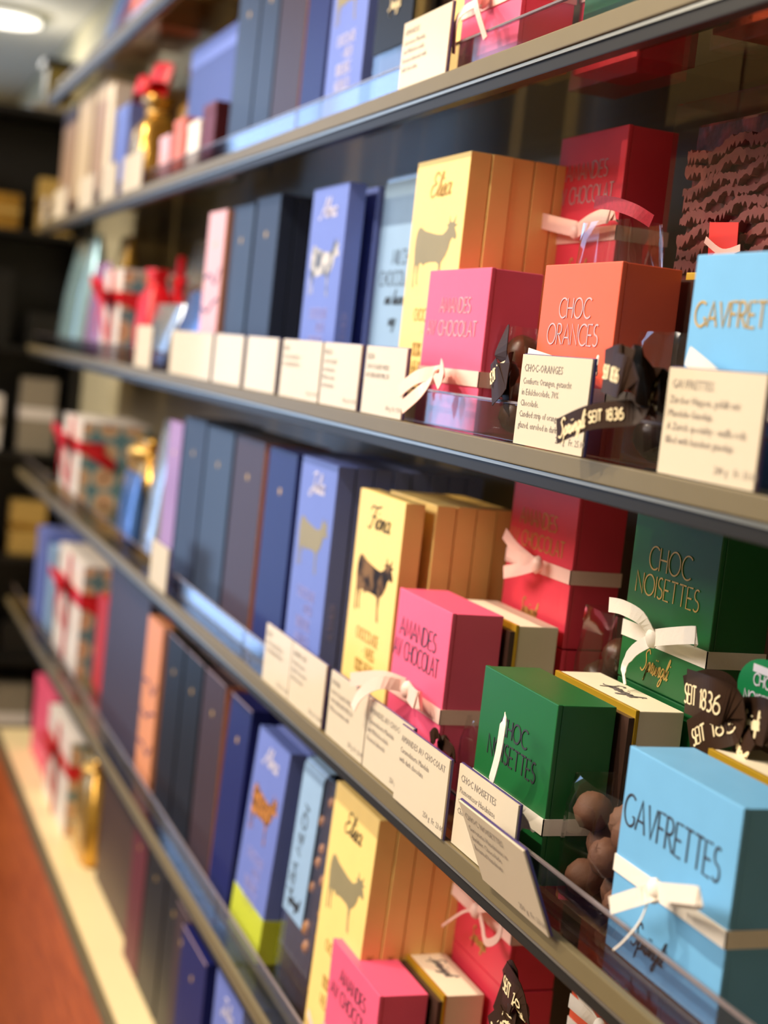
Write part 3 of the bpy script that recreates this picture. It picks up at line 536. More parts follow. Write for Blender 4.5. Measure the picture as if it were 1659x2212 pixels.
# ---------------------------------------------------------------- plain assortment bars, the dark column of every shelf
def plain(label, m, x0, x1, y0, zs, h, d=0.0155, group=None, edge=None, n=0, what=None, rx=0.0, script=False, sliver=False):
    w = x1-x0
    t = thing('chocolate_bar_box', label, 'chocolate bar', ((x0+x1)/2, y0, zs + (d*math.sin(-rx)+EPS if rx else 0)), 0, group, rx)
    MB().box(-w/2, w/2, 0, d, EPS, h).build('carton', m, t, 0.0007)
    MB().ball((0, 0, h*0.80), 0.0035, 8, 5, 0, (1, 0.12, 1)).build('emblem', FOILGOLD, t)
    if edge: MB().box(w/2, w/2+0.0012, 0.0006, d-0.0006, EPS*2, h-0.001).build('side_panel', edge, t)
    if sliver: MB().strip([(-w/2, -0.0003, h-0.001), (w/2, -0.0003, h-0.001)], 0.0014, thick=0.0003).build('edge_line', FOILSILVER, t)
    if script:
        mb = MB()
        for zz, a in ((h*0.6, .3), (h*0.42, -.3), (h*0.22, .2)): mb.strip(smooth3([(-w*0.45, -0.0004, zz), (-w*0.1, -0.0004, zz+0.012*a), (w*0.2, -0.0004, zz-0.02*a), (w*0.45, -0.0004, zz+0.01)]), 0.003, thick=0.0003)
        mb.build('swash', NAVY, t)
    if n: behind(t, n, d+0.001, what, group)
    return t
g = 'dark bars on the first shelf'
plain('slate blue bar box right of the large blue box, cut by the top edge', SLATE, -1.690, -1.596, 0.030, ZA, 0.20, group=g)
plain('dark slate bar box, third from the periwinkle box at the top edge', SLATE, -1.590, -1.520, 0.030, ZA, 0.20, group=g)
plain('plum brown bar box with copper side at the top edge', PLUM, -1.514, -1.420, 0.030, ZA, 0.20, group=g, edge=COPPER)
plain('navy bar box left of the periwinkle box at the top edge', NAVY, -1.414, -1.345, 0.030, ZA, 0.20, group=g)
g = 'dark bars on the second shelf'
plain('rose bar box with blue swashes on the second shelf', ROSE, -1.720, -1.640, 0.026, ZB, 0.185, group=g, script=True, edge=APRICOT)
plain('slate blue bar box beside the rose one', SLATE2, -1.636, -1.545, 0.032, ZB, 0.187, group=g, n=2, what='slate bar in the row beside the rose box')
plain('slate blue bar box left of the dark gap, second shelf', SLATE, -1.536, -1.450, 0.032, ZB, 0.19, group=g, n=2, what='slate bar in the row left of the dark gap')
plain('plum brown bar box half hidden left of the Alma box', PLUM, -1.480, -1.385, 0.075, ZB, 0.185, group=g, edge=COPPER, n=2, what='plum bar in the row left of the Alma box')
g = 'dark bars on the third shelf'
plain('violet blue bar box at the left of the slate ones, third shelf', LILACBAG, -1.842, -1.770, 0.030, ZC, 0.185, group=g, edge=PERIDARK)
plain('dark slate bar box, leftmost of two on the third shelf', SLATE, -1.760, -1.652, 0.030, ZC, 0.195, group=g, n=3, what='dark bar in the leftmost slate row, third shelf')
plain('slate bar box left of the plum one, third shelf', SLATE2, -1.645, -1.528, 0.030, ZC, 0.193, group=g, n=3, what='dark bar in the slate row left of the plum box')
plain('plum brown bar box with copper side, third shelf', PLUM, -1.518, -1.408, 0.030, ZC, 0.193, group=g, edge=COPPER, n=3, what='dark bar behind the plum box, third shelf')
plain('navy bar box left of the Julia box', NAVY, -1.392, -1.300, 0.030, ZC, 0.192, d=0.02, group=g, n=4, what='navy bar left of the Julia row')
g = 'dark bars on the fourth shelf'
plain('apricot bar box with dark swashes, fourth shelf', APRICOT, -1.840, -1.752, 0.026, ZD, 0.20, group=g, script=True)
plain('black blue bar box beside the apricot one', BLACKCARD, -1.742, -1.652, 0.030, ZD, 0.20, group=g, n=5, what='black bar beside the apricot box', sliver=True)
plain('black bar box left of the brown one, fourth shelf', BLACKCARD, -1.646, -1.560, 0.030, ZD, 0.20, group=g, n=5, what='black bar left of the brown box', sliver=True)
plain('dark brown bar box with copper side, fourth shelf', PLUM, -1.552, -1.462, 0.030, ZD, 0.20, group=g, edge=COPPER, n=5, what='black bar behind the brown box', sliver=True)
plain('navy bar box left of the lime banded bar', NAVY, -1.452, -1.374, 0.028, ZD, 0.196, d=0.02, group=g, n=5, what='navy bar left of the lime banded row', sliver=True, rx=-0.03)
g = 'dark bars on the cabinet'
plain('apricot edged dark bar box on the cabinet', MAROON, -1.915, -1.830, 0.050, ZE, 0.20, group=g, n=2, what='dark bar behind the apricot edged one')
plain('black bar box, leftmost of two on the cabinet', BLACKCARD, -1.822, -1.715, 0.050, ZE, 0.195, group=g, n=3, what='black bar in the leftmost row on the cabinet', sliver=True)
plain('black bar box left of the brown one on the cabinet', BLACKCARD, -1.708, -1.620, 0.050, ZE, 0.19, group=g, n=3, what='black bar left of the brown box on the cabinet', sliver=True)
plain('dark brown bar box with copper side on the cabinet', PLUM, -1.610, -1.548, 0.040, ZE, 0.19, group=g, edge=COPPER, n=3, what='black bar behind the brown box on the cabinet', sliver=True)
plain('navy bar box left of the periwinkle box at the bottom edge', NAVY, -1.538, -1.430, 0.030, ZE, 0.19, d=0.02, group=g, n=3, what='navy bar near the bottom edge', sliver=True)

# ---------------------------------------------------------------- slab packs: chocolate in clear film with a paper sleeve
def slab(label, sleeve, x0, y0, zs, h, w=0.088, d=0.018, lines=(), ink=BLACKINK, cover=(0.0, 1.0), sz=(0.28, 1.0), nuts=True, logo=None, group='slab packs in paper sleeves', rx=0.0, script=None):
    t = thing('chocolate_slab_pack', label, 'chocolate', (x0+w/2, y0, zs + (d*math.sin(-rx)+EPS if rx else 0)), 0, group, rx)
    sb = MB().box(-w/2+0.003, w/2-0.003, 0.003, d-0.003, 0.003, h-0.006).build('slab', DARKCHOC, t, 0.002)
    if nuts is True:
        for i in range(26):
            mb = MB()
            if i % 2: mb.ball((random.uniform(-w*0.42, w*0.42), 0.003, random.uniform(0.01, h-0.012)), random.uniform(0.004, 0.007), 9, 6, 0.1, (1, 0.55, 1))
            else: mb.ball((w/2-0.003, random.uniform(0.004, d-0.004), random.uniform(0.01, h-0.012)), random.uniform(0.003, 0.0055), 9, 6, 0.1, (0.5, 1, 1))
            mb.build('nut', NUTS, sb, smooth=True)
    MB().box(-w/2, w/2, 0, d, EPS, h).build('film', FILM, t, 0.0015)
    a, b_ = -w/2+w*cover[0], -w/2+w*cover[1]; za, zb = h*sz[0], h*sz[1]
    s = MB(); path = [(za, -0.0008)] + [(zb-0.008+0.008*math.sin(q), -0.0008+0.008*(1-math.cos(q))) for q in [math.pi/2*k/6 for k in range(7)]] + [(zb+0.0002, d-0.006), (zb-0.004, d+0.0006), (za+0.05, d+0.0008)]
    s.strip([((a+b_)/2, yy, zz) for zz, yy in path], b_-a, wv=(1, 0, 0), thick=0.0005); sl = s.build('paper_sleeve', sleeve, t)
    if lines: lettering('lettering', [(l[0], (a+b_)/2+l[1], l[2], l[3]) for l in lines], ink, t, -0.0015, 0.0006, fit=(b_-a)*0.86)
    if script: lettering('script_lettering', [(s_[0], (a+b_)/2, s_[1], s_[2]) for s_ in script], ink, t, -0.0015, 0.0006, cursive=True, slant=0.3)
    if logo: lettering('logo', [('Sprüngli', (a+b_)/2, logo, 0.011)], ink, t, -0.0015, 0.0009, cursive=True, slant=0.35, sx=0.8)
    return t
c = at(838, 386, 0.062); h = c.z-ZB
slab('pale blue sleeved chocolate slab between the Alma and Elisa boxes', LIGHTBLUE, c.x, 0.062, ZB, h, w=0.10, lines=[('MILCH', 0.006, h*0.62, 0.012), ('CHOCOLADE', 0.004, h*0.53, 0.012)], script=[('mir linsen', h*0.45, 0.012), ('ung', h*0.36, 0.012)], logo=h*0.16, sz=(0.0, 1.0), ink=BLACKINK)
c = at(725, 1036, 0.062); h = c.z-ZC
slab('dark brown sleeved slab lettered GRAND CRU between Julia and Fiona boxes', BROWNCARD, c.x, 0.062, ZC, h, w=0.105, lines=[('GRAND CRU', 0.002, h*0.66, 0.012), ('PRODUIT', 0.002, h*0.57, 0.012)], script=[('mir linsen', h*0.47, 0.012)], ink=CREAMINK, sz=(0.0, 1.0), nuts='dark')
c = at(652, 1638, 0.030); h = c.z-ZD
sp = slab('pale blue sleeved nut slab left of the Elisa box, fourth shelf', LIGHTBLUE, c.x-0.004, 0.026, ZD, h, w=0.086, lines=(), ink=BLACKINK, cover=(0.0, 0.62), sz=(0.34, 1.0), rx=-0.05)
lettering('lettering', [('LISA MILCH', -0.018, h*0.62, 0.013)], BLACKINK, sp, -0.0015, 0.0011, rot=math.radians(80)); lettering('logo', [('Sprüngli', -0.018, h*0.39, 0.010)], BLACKINK, sp, -0.0015, 0.001, cursive=True, slant=0.35)
behind(sp, 3, 0.020, 'pale blue sleeved slab in the row above the nut slab', 'slab packs in paper sleeves')
c = at(822, 100, 0.035)
slab('clear pouch with a black label at the top edge, left of the price card', BLACKCARD, c.x, 0.030, ZA, 0.19, w=0.085, logo=0.082, ink=CREAMINK, sz=(0.27, 1.0), nuts='dark')
c = at(885, 60, 0.040)
slab('brown pouch half hidden behind the topmost price card', BROWNCARD, c.x-0.01, 0.050, ZA, 0.19, w=0.075, nuts='dark', sz=(0.5, 1.0))

# ---------------------------------------------------------------- pouches of truffles
def ribbon_bow(label, material, loops, texts=(), group='brown satin bows', anchor=(0, 0, 0)):
    pass
def pouch(label, x0, x1, y0, y1, zs, h, n=10, r=0.011, what='', rows=None, m=TRUF, film=FILM):
    t = thing('truffle_pouch', label, 'pouch', ((x0+x1)/2, y0, zs), 0, 'clear pouches of truffles')
    w, d = x1-x0, y1-y0; mb = MB(); ch = 6
    # pillow shaped film: full below, gathered above
    prof = [(0.0, 1.0), (0.1, 1.0), (0.45, 1.0), (0.75, 0.98), (0.92, 0.9), (1.0, 0.86)]; N = 20
    for k, (q, s) in enumerate(prof):
        for i in range(N):
            a = 2*math.pi*i/N; cx, sy = math.cos(a), math.sin(a)
            px_ = math.copysign(abs(cx)**0.35, cx)*w/2*s; py_ = math.copysign(abs(sy)**0.35, sy)*d/2*s + d/2
            mb.v.append((px_, py_ + (0.0015*math.sin(i*2.1+k) if 0 < k else 0), EPS + (h-EPS)*q))
    for k in range(len(prof)-1):
        for i in range(N):
            j = (i+1) % N; mb.f.append((k*N+i, k*N+j, (k+1)*N+j, (k+1)*N+i))
    mb.f.append(tuple(reversed(range(N)))); mb.build('film', film, t, smooth=True)
    first = None; zz = zs + r + 0.002; row = 0
    while zz + r < zs + h - 0.004 and n > 0:
        nx = max(1, int((w-0.006)/(2*r))); off = (row % 2)*0.5 if nx == 1 else 0
        sp = (w-0.006-2*r)
        for i in range(max(nx, 1)):
            if n <= 0: break
            xx = (x0+x1)/2 + ((i/(nx-1)-0.5)*sp if nx > 1 else (row % 2-0.5)*sp*0.9)
            if first is None:
                first = MB().ball((0, 0, 0), r, 16, 10, 0.05).build('truffle', m, None, smooth=True); tag(first, what, 'truffle', what); o = first
            else: o = first.copy(); COL.objects.link(o)
            o.location = (xx, y0+d/2 + (1 if (row+i) % 2 else -1)*max(0, d/2-r-0.003), zz); o.rotation_euler = (random.random()*6, random.random()*6, 0); n -= 1
        zz += (1.55 if nx == 1 else 1.75)*r; row += 1
    return t
def satin(label, loc, strips, texts=(), m=BROWNRIB, w=0.02):
    """tied ribbon: loops and tails, with lettering that follows the loops"""
    t = thing('ribbon_bow', label, 'ribbon', loc, 0, 'brown satin bows')
    P = lambda pts: px_path(loc, pts)
    for s in strips:
        pts = smooth3(P(s['pts']), 9 if not isinstance(s.get('w'), list) else 5); o = MB().strip(pts, s.get('w', w), normal=s.get('n', (0, -1, 0)), thick=0.0005).build('tail' if s.get('tail') else 'loop', m, t, smooth=False)
        for tx, f0, hh, off in s.get('text', ()):
            L = [0]; V = [Vector(p) for p in pts]
            for a, b_ in zip(V, V[1:]): L.append(L[-1] + (b_-a).length)
            cur = tx not in ('SEIT 1836',)
            st, ww = text_strokes(tx, hh, cur, slant=0.25 if cur else 0)
            def on(d_, up):
                d_ = min(max(d_, 0), L[-1]-1e-6)
                i = max(k for k in range(len(L)-1) if L[k] <= d_); q = (d_-L[i])/max(1e-9, L[i+1]-L[i])
                T = (V[i+1]-V[i]).normalized(); Nn = Vector(s.get('n', (0, -1, 0))); Wv = T.cross(Nn).normalized(); Nv = Wv.cross(T).normalized()
                sg = -1 if Wv.z < 0 else 1; nsg = -1 if Nv.y > 0 else 1
                return V[i].lerp(V[i+1], q) + Wv*up*sg + Nv*0.0006*nsg
            mb = MB()
            for p in st:
                q = [tuple(on(f0*L[-1] + a + ww/2, b_ - hh/2 + off)) for a, b_ in p]
                if len(q) > 1: mb.strip(q, 0.0011, normal=s.get('n', (0, -1, 0)), thick=0.0002)
            l = mb.build('lettering', CREAMINK, [c for c in kids(t)][-1] if False else o)
    kp = P([strips[0]['knot']])[0]
    MB().ball(kp, w*0.42, 12, 8, 0.1, (0.8, 0.8, 1.0)).build('knot', m, t, smooth=True)
    return t
a = at(1395, 715, 0.035).x
pouch('clear pouch of dark truffles between the orange and upper blue boxes', a-0.002, a+0.056, 0.026, 0.062, ZB, at(1395, 715, 0.026).z-ZB, 5, 0.0125, 'dark truffle in the pouch beside the upper blue box', m=DARKCHOC)
K = (1440, 850, 0.0185)
satin('wide brown satin bow lettered SEIT 1836 in front of the orange box', tuple(at(1440, 850, 0.0)), [
    dict(knot=K, pts=[(1440, 850, 0.0175), (1400, 800, 0.008), (1340, 790, -0.010), (1305, 800, -0.004)], w=0.021, text=[]),
    dict(pts=[(1306, 802, -0.0045), (1345, 815, -0.012), (1395, 838, 0.004), (1432, 850, 0.016)], w=0.021, text=[('SEIT 1836', 0.0, 0.0066, 0.0)]),
    dict(tail=True, pts=[(1404, 890, 0.004), (1350, 893, -0.008), (1270, 903, -0.014), (1203, 932, -0.015)][::-1], w=0.013, text=[('Sprüngli', 0.04, 0.0085, 0.0), ('SEIT 1836', 0.46, 0.0054, 0.0)]),
    dict(tail=True, pts=[(1418, 835, 0.014), (1408, 862, 0.006), (1396, 895, 0.004)], w=0.015, text=[('Sprüngli', 0.05, 0.008, 0.0)])])
a = at(1085, 705, 0.05).x
pouch('clear pouch of brown truffles between the pink and orange boxes', a-0.002, a+0.054, 0.030, 0.064, ZB, at(1085, 702, 0.03).z-ZB, 6, 0.0115, 'brown truffle in the pouch between pink and orange boxes', m=CHOCO)
K = (1098, 808, 0.022)
satin('brown satin bow squeezed between the pink and orange boxes', tuple(at(1098, 808, 0.012)), [
    dict(knot=K, pts=[(1095, 800, 0.018), (1082, 762, 0.012), (1098, 702, 0.018)], w=[0.012]*3+[0.017]*4+[0.014, 0.010, 0.006, 0.002], tail=True),
    dict(pts=[(1100, 805, 0.016), (1080, 812, 0.006), (1062, 832, 0.008)], w=0.026, text=[('SEIT 1836', 0.0, 0.0075, 0.004)]),
    dict(tail=True, pts=[(1098, 815, 0.018), (1092, 850, 0.012), (1094, 890, 0.016)], w=0.012)])
# clear pouch standing behind the orange box, with its red tie
a0, a1 = at(1240, 480, 0.064).x, at(1355, 470, 0.064).x
pouch('clear pouch with a dark truffle behind the orange box top', a0, a1, 0.064, 0.096, ZB, at(1300, 475, 0.064).z-ZB, 7, 0.0145, 'dark truffle in the pouch behind the orange box', m=DARKCHOC)
NETRED = mat('crimson net', (150, 24, 48), 0.6, vary=0.5, scale=400)
rb = thing('net_ribbon', 'crimson net ribbon end above the clear pouch', 'ribbon', tuple(at(1330, 455, 0.068)))
MB().strip(smooth3(px_path(tuple(at(1330, 455, 0.068)), [(1285, 437, 0.066), (1325, 440, 0.064), (1370, 455, 0.066), (1408, 478, 0.072)])), 0.008, thick=0.0005).build('tail', NETRED, rb)
# clear box of wine red chocolate
gx = at(1452, 300, 0.105).x; gw = 0.125; gh = at(1462, 226, 0.105).z-ZB
t = thing('bark_chocolate_box', 'tall clear box of wine red rippled chocolate behind the upper blue box', 'chocolate box', (gx+gw/2, 0.105, ZB))
MB().box(-gw/2, gw/2, 0, 0.045, EPS, gh).build('film', FILM, t, 0.001)
MB().box(-gw/2+0.012, gw/2-0.001, 0.010, 0.042, 0.001, gh-0.012).build('core', WINE, t, 0.002)
rid = MB()
for i in range(19):
    zb = 0.018 + i*(gh-0.036)/19; n = 60; ph = random.random()*6; sl = 0.012
    xs = [-gw/2+0.012+(gw-0.016)*k/n for k in range(n+1)]
    mid = [zb + sl*(k/n-0.5) + 0.0022*math.sin(k*0.22+ph) for k in range(n+1)]
    rid.prism([(x, z+0.0022+random.uniform(-.0012, .0012)) for x, z in zip(xs, mid)] + [(x, z-0.0012-random.choice((0, 0.001, 0.003, 0.0045))) for x, z in reversed(list(zip(xs, mid)))], 0.0045+random.uniform(0, .002), 0.012)
rg = rid.build('ridges', WINEPALE, t)
mb = MB(); tag0 = px_path(tuple(t.location), [(1532, 480, 0.104), (1594, 480, 0.104), (1588, 560, 0.104), (1527, 560, 0.104)])
mb.v = [(p[0], -0.0006, p[2]) for p in tag0] + [(p[0], -0.0002, p[2]) for p in tag0]; mb.f = [(0, 1, 2, 3), (7, 6, 5, 4), (0, 4, 5, 1), (1, 5, 6, 2), (2, 6, 7, 3), (3, 7, 4, 0)]
tg = mb.build('tag', mat('scarlet label', (226, 50, 44), 0.45), t)
q = px_path(tuple(t.location), [(1560, 545, 0.104)])[0]
MB().strip(smooth3([(q[0]-0.02, -0.001, q[2]+0.008), (q[0], -0.0012, q[2]), (q[0]+0.018, -0.001, q[2]+0.002)]), 0.004, thick=0.0003).strip(smooth3([(q[0]-0.016, -0.001, q[2]-0.008), (q[0], -0.0014, q[2]), (q[0]+0.02, -0.001, q[2]-0.006)]), 0.004, thick=0.0003).build('printed_bow', PINKRIB, tg)
# third shelf pouches
a = at(1235, 1690, 0.03).x
pouch('clear pouch of cocoa truffles left of the large sky blue box', a-0.004, -0.662, 0.026, 0.064, ZC, at(1235, 1672, 0.026).z-ZC, 26, 0.0108, 'cocoa truffle in the pouch left of the large blue box')
a = at(950, 1600, 0.03).x
pouch('small pouch of truffles between the pink and low green boxes', -0.888, -0.842, 0.030, 0.062, ZC, 0.062, 7, 0.0115, 'cocoa truffle between the pink and low green boxes')
satin('small brown ribbon end above the price cards, left of the low green box', tuple(at(945, 1595, 0.02)), [dict(knot=(958, 1605, 0.022), pts=[(955, 1600, 0.02), (940, 1588, 0.014), (930, 1598, 0.016)], w=0.010), dict(tail=True, pts=[(958, 1605, 0.02), (975, 1622, 0.014), (980, 1640, 0.016)], w=0.008)], w=0.012)
a0, a1 = at(1243, 1300, 0.105).x+0.004, at(1335, 1345, 0.105).x
pouch('clear pouch in the gap between the tall crimson and tall green boxes', a0, a1, 0.105, 0.135, ZC, at(1290, 1318, 0.105).z-ZC, 12, 0.0125, 'truffle in the gap between the tall boxes', m=CHOCO)
pouch('clear pouch tied with a brown bow at the right edge, third shelf', -0.640, -0.575, 0.102, 0.140, ZC, 0.125, 8, 0.0135, 'truffle in the pouch at the right edge', m=CHOCO)
K = (1600, 1560, 0.09)
L0 = tuple(at(1590, 1550, 0.085))
satin('brown satin bow lettered SEIT 1836 right of the tall green box', L0, [
    dict(knot=K, pts=[(1482, 1492, 0.078), (1530, 1510, 0.070), (1580, 1530, 0.074), (1602, 1552, 0.086)], w=0.024, text=[('SEIT 1836', 0.0, 0.010, -0.001)]),
    dict(pts=[(1480, 1490, 0.082), (1530, 1478, 0.088), (1575, 1492, 0.092), (1606, 1555, 0.096)], w=0.016),
    dict(tail=True, pts=[(1490, 1600, 0.074), (1530, 1578, 0.070), (1580, 1565, 0.076), (1604, 1560, 0.086)], w=0.022, text=[('SEIT 1836', 0.12, 0.0085, 0.0)]),
    dict(tail=True, pts=[(1608, 1560, 0.086), (1600, 1605, 0.078), (1612, 1640, 0.076)], w=0.022, text=[('Sprüngli', 0.05, 0.008, 0)]),
    dict(pts=[(1604, 1556, 0.086), (1650, 1560, 0.074), (1690, 1590, 0.078)], w=0.024, text=[('Sprüngli', 0.1, 0.009, 0)])])
lt = tuple(at(1640, 1490, 0.088))
t = thing('round_tag', 'green round tag with white lettering at the right edge', 'tag', lt)
mb = MB(); n = 28; mb.prism([(0.025*math.cos(2*math.pi*i/n)+0.006, 0.0165*math.sin(2*math.pi*i/n)) for i in range(n)], -0.0006, 0.0004); mb.build('disc', mat('emerald label', (10, 130, 72), 0.4), t)
lettering('lettering', [('CHOC', 0.006, 0.002, 0.006)], WHITEINK, t, -0.0010, 0.0008); lettering('lettering', [('NOISETTES', 0.006, -0.008, 0.006)], WHITEINK, t, -0.0010, 0.0008); MB().box(-0.006, 0.018, -0.0011, -0.0008, 0.0085, 0.0125).build('band', WHITEINK, t)
# fourth shelf pouch with bow
pouch('clear pouch beside the tall crimson box at the bottom edge', -0.838, -0.775, 0.060, 0.098, ZD, 0.118, 8, 0.0135, 'truffle in the pouch at the bottom edge', m=CHOCO)
K = (1120, 2190, 0.05)
satin('brown satin bow lettered SEIT 1836 at the bottom edge', tuple(at(1120, 2190, 0.05)), [
    dict(knot=K, pts=[(1075, 2205, 0.05), (1095, 2150, 0.046), (1105, 2110, 0.046), (1092, 2130, 0.052)], w=0.020, tail=True),
    dict(pts=[(1090, 2120, 0.044), (1112, 2160, 0.040), (1130, 2200, 0.046)], w=0.026, text=[('SEIT 1836', 0.0, 0.0085, 0.0)]),
    dict(tail=True, pts=[(1120, 2190, 0.05), (1090, 2205, 0.04), (1060, 2230, 0.042)], w=0.020, text=[('Sprüngli', 0.1, 0.009, 0.0)])])

# ---------------------------------------------------------------- price cards in clear holders on the shelf edges
def card(label, x0, x1, zs, h=0.049, rows=(), y=0.001, rx=0.0, plain_rows=3, price='', shade=None):
    w = x1-x0
    t = thing('price_card', label, 'price card', ((x0+x1)/2, y, zs+EPS), 0, 'price cards on the shelf edges', rx)
    MB().box(-w/2-0.0006, w/2+0.0006, 0.0016, 0.0030, 0, h+0.0005).build('holder', VIOLET, t, 0.0003)
    MB().box(-w/2, w/2, 0.0004, 0.0015, 0.0002, h).build('paper', PAPER, t)
    if rows:
        r = [(rows[0], -w/2+0.004, h-0.0095, 0.0062)] + [(tx, -w/2+0.004, h-0.0165-0.0062*i, 0.0052) for i, tx in enumerate(rows[1:])]
        if price: r.append((price, w/2-0.032, 0.0045, 0.0052))
        printed('lettering', r, TYPEINK, t, 0.0002)
    return t
J = ['JULIA', 'CHOCOLADE WEISS', '100% BERGHEUMILCH']
T2 = ['ALMA', 'CHOCOLADE MILCH', '100% BERGHEUMILCH']
def fmt(l): return l
card('cream price card on the topmost glass edge beside the pink box', -1.058, -0.968, ZA, rows=['AMANDES', 'Geröstete Mandeln,', 'mit Milchchocolade', 'Roasted almonds with', 'milk chocolate'], h=0.047)
B = [(-1.745, -1.545, 'broad blank price card, third from the right of the blurred ones on the second shelf', ()), (-1.533, -1.420, 'blurred price card in front of the slate bar box, second shelf', ()), (-1.405, -1.300, 'price card with a bluish glare on the second shelf', ()),
     (-1.284, -1.172, 'price card below the left side of the Alma box', T2), (-1.167, -1.076, 'price card below the pale blue slab, second shelf', ['MILCH', 'CHOCOLADE', 'mit Haselnuss', 'Milk chocolate', 'with hazelnuts']), (-1.064, -0.980, 'price card in front of the upper Elisa box', ['ELISA', 'CHOCOLADE WEISS', 'AUS BERGHEUMILCH'])]
for a, b_, l, r in B: card(l, a, b_, ZB, rows=r, price='100 g  Fr. 9.50' if r else '')
card('price card headed CHOC-ORANGES in front of the orange box', -0.795, -0.710, ZB, 0.051, ['CHOC-ORANGES', 'Confierte Orangen, getaucht', 'in Edelchocolade, 70%', 'Chocolade.', 'Candied strip of orange peel', 'glazed, enrobed in dark chocolate'], price='200 g   Fr. 25.00')
card('large price card headed GAUFRETTES at the right edge', -0.632, -0.5515, ZB, 0.050, ['GAUFRETTES', 'Zürcher Hüppen, gefüllt mit', 'Mandeln-Gianduja.', 'A Zurich speciality - waffle rolls', 'filled with hazelnut gianduja'], price='280 g   Fr. 33.00')
card('lone small price card with glare on the left of the third shelf', -1.745, -1.655, ZC, 0.050)
C5 = [(-1.246, -1.169, 'leftmost of the row of price cards on the third shelf edge', ['JULIA', 'CHOCOLADE MILCH', '100% BERGHEUMILCH']), (-1.1675, -1.078, 'price card with white glare left of the Fiona box', ['GRAND CRU', 'Produit du mois', 'Dunkle Chocolade', 'Dark chocolate']), (-1.065, -0.982, 'price card in front of the Fiona box', ['FIONA', 'CHOCOLADE WEISS', '100% BERGHEUMILCH', 'White mountain milk']),
      (-0.980, -0.894, 'price card with a dark pen stroke in front of the pink box, third shelf', ['AMANDES AU CHOCOLAT', 'Caramelisierte Mandeln', 'mit Milchchocolade', 'Roasted almonds']), (-0.905, -0.821, 'price card headed AMANDES AU CHOCOLAT left of the low green box', ['AMANDES AU CHOCOLAT', 'Caramelisierte Mandeln', 'with dark chocolate']), (-0.816, -0.733, 'price card headed CHOC NOISETTES in front of the low green box', ['CHOC NOISETTES', 'Piemonteser Haselnüsse', 'umhüllt mit dunkler', 'Chocolade'])]
for i, (a, b_, l, r) in enumerate(C5): card(l, a, b_, ZC, rows=r, price='250 g  Fr. 23.00', y=0.001 if i != 4 else -0.0035)
card('price card tilted forward, rightmost on the third shelf edge', -0.752, -0.668, ZC, 0.050, ['CHOC NOISETTES', 'Geröstete Haselnüsse in', 'dunkler Chocolade', 'Roasted hazelnuts'], price='250 g  Fr. 23.00', y=-0.006, rx=0.42)
AC = [(62, 90), (110, 137), (165, 195), (213, 243), (258, 298)]
for i, (u0, u1) in enumerate(AC):
    v = 490 - 0.33*(u0-75); x0, x1 = at(u0, v, 0).x, at(u1, v, 0).x
    if x0 < XL+0.02: x0 = XL+0.02
    card('%s blurred white price card from the left on the first shelf' % ORD[i], x0, max(x1, x0+0.06), ZA, 0.05)
card('blurred white price card before the floral gift box on the second shelf', -1.96, -1.86, ZB, 0.052)

# ---------------------------------------------------------------- the blurred far end
def crate(label, m, x0, x1, y0, d, zs, h, name='carton_box', cat='box', group=None, side=None, extra=None):
    w = x1-x0; t = thing(name, label, cat, ((x0+x1)/2, y0, zs), 0, group)
    MB().box(-w/2, w/2, 0, d, EPS, h).build('carton', m, t, 0.001)
    MB().box(-w/2-0.0006, w/2+0.0006, -0.0006, d+0.0006, h*0.86, h+0.0006).build('lid', side or m, t, 0.001)
    return t
def floral_box(label, x0, x1, y0, d, zs, h):
    w = x1-x0; t = thing('floral_gift_box', label, 'gift box', ((x0+x1)/2, y0, zs), 0, 'floral gift boxes with red ribbon')
    MB().box(-w/2, w/2, 0.0012, d, EPS, h).build('carton', FLORAL, t, 0.001)
    MB().box(-w/2, w/2, 0, 0.001, EPS, h).build('front_panel', WHITECARD, t)
    MB().box(-w/2-0.001, w/2+0.001, -0.001, d+0.001, h-0.004, h+0.001).build('lid', WHITECARD, t, 0.001)
    e = 0.0015; r = MB().box(-w/2-e, w/2+e, -e-0.0006, -e, h*0.62, h*0.75).box(w/2+e, w/2+e+0.0006, -e, d*0.35, h*0.62, h*0.75).box(-0.012, 0.012, -e-0.0006, -e, EPS, h).build('ribbon', REDRIB, t)
    k = (0, -0.012, h*0.70)
    for sx in (-1, 1):
        MB().strip(smooth3([k, (sx*0.025, -0.03, h*0.70+0.022), (sx*0.048, -0.02, h*0.70+0.008), (sx*0.02, -0.012, h*0.70-0.008), k]), 0.016, thick=0.0006).build('bow_loop', REDRIB, r)
        MB().strip(smooth3([k, (sx*0.02, -0.016, h*0.70-0.03), (sx*0.034, -0.012, h*0.70-0.062)]), 0.014, thick=0.0006).build('bow_end', REDRIB, r)
    MB().strip(smooth3([(w/2+0.003, 0.0, h*0.70), (w/2+0.008, d*0.3, h*0.58), (w/2+0.006, d*0.5, h*0.47)]), 0.018, normal=(1, 0, 0), thick=0.0006).build('bow_end', REDRIB, r)
    MB().ball(k, 0.009, 10, 7, 0.05).build('knot', REDRIB, r, smooth=True)
    return t
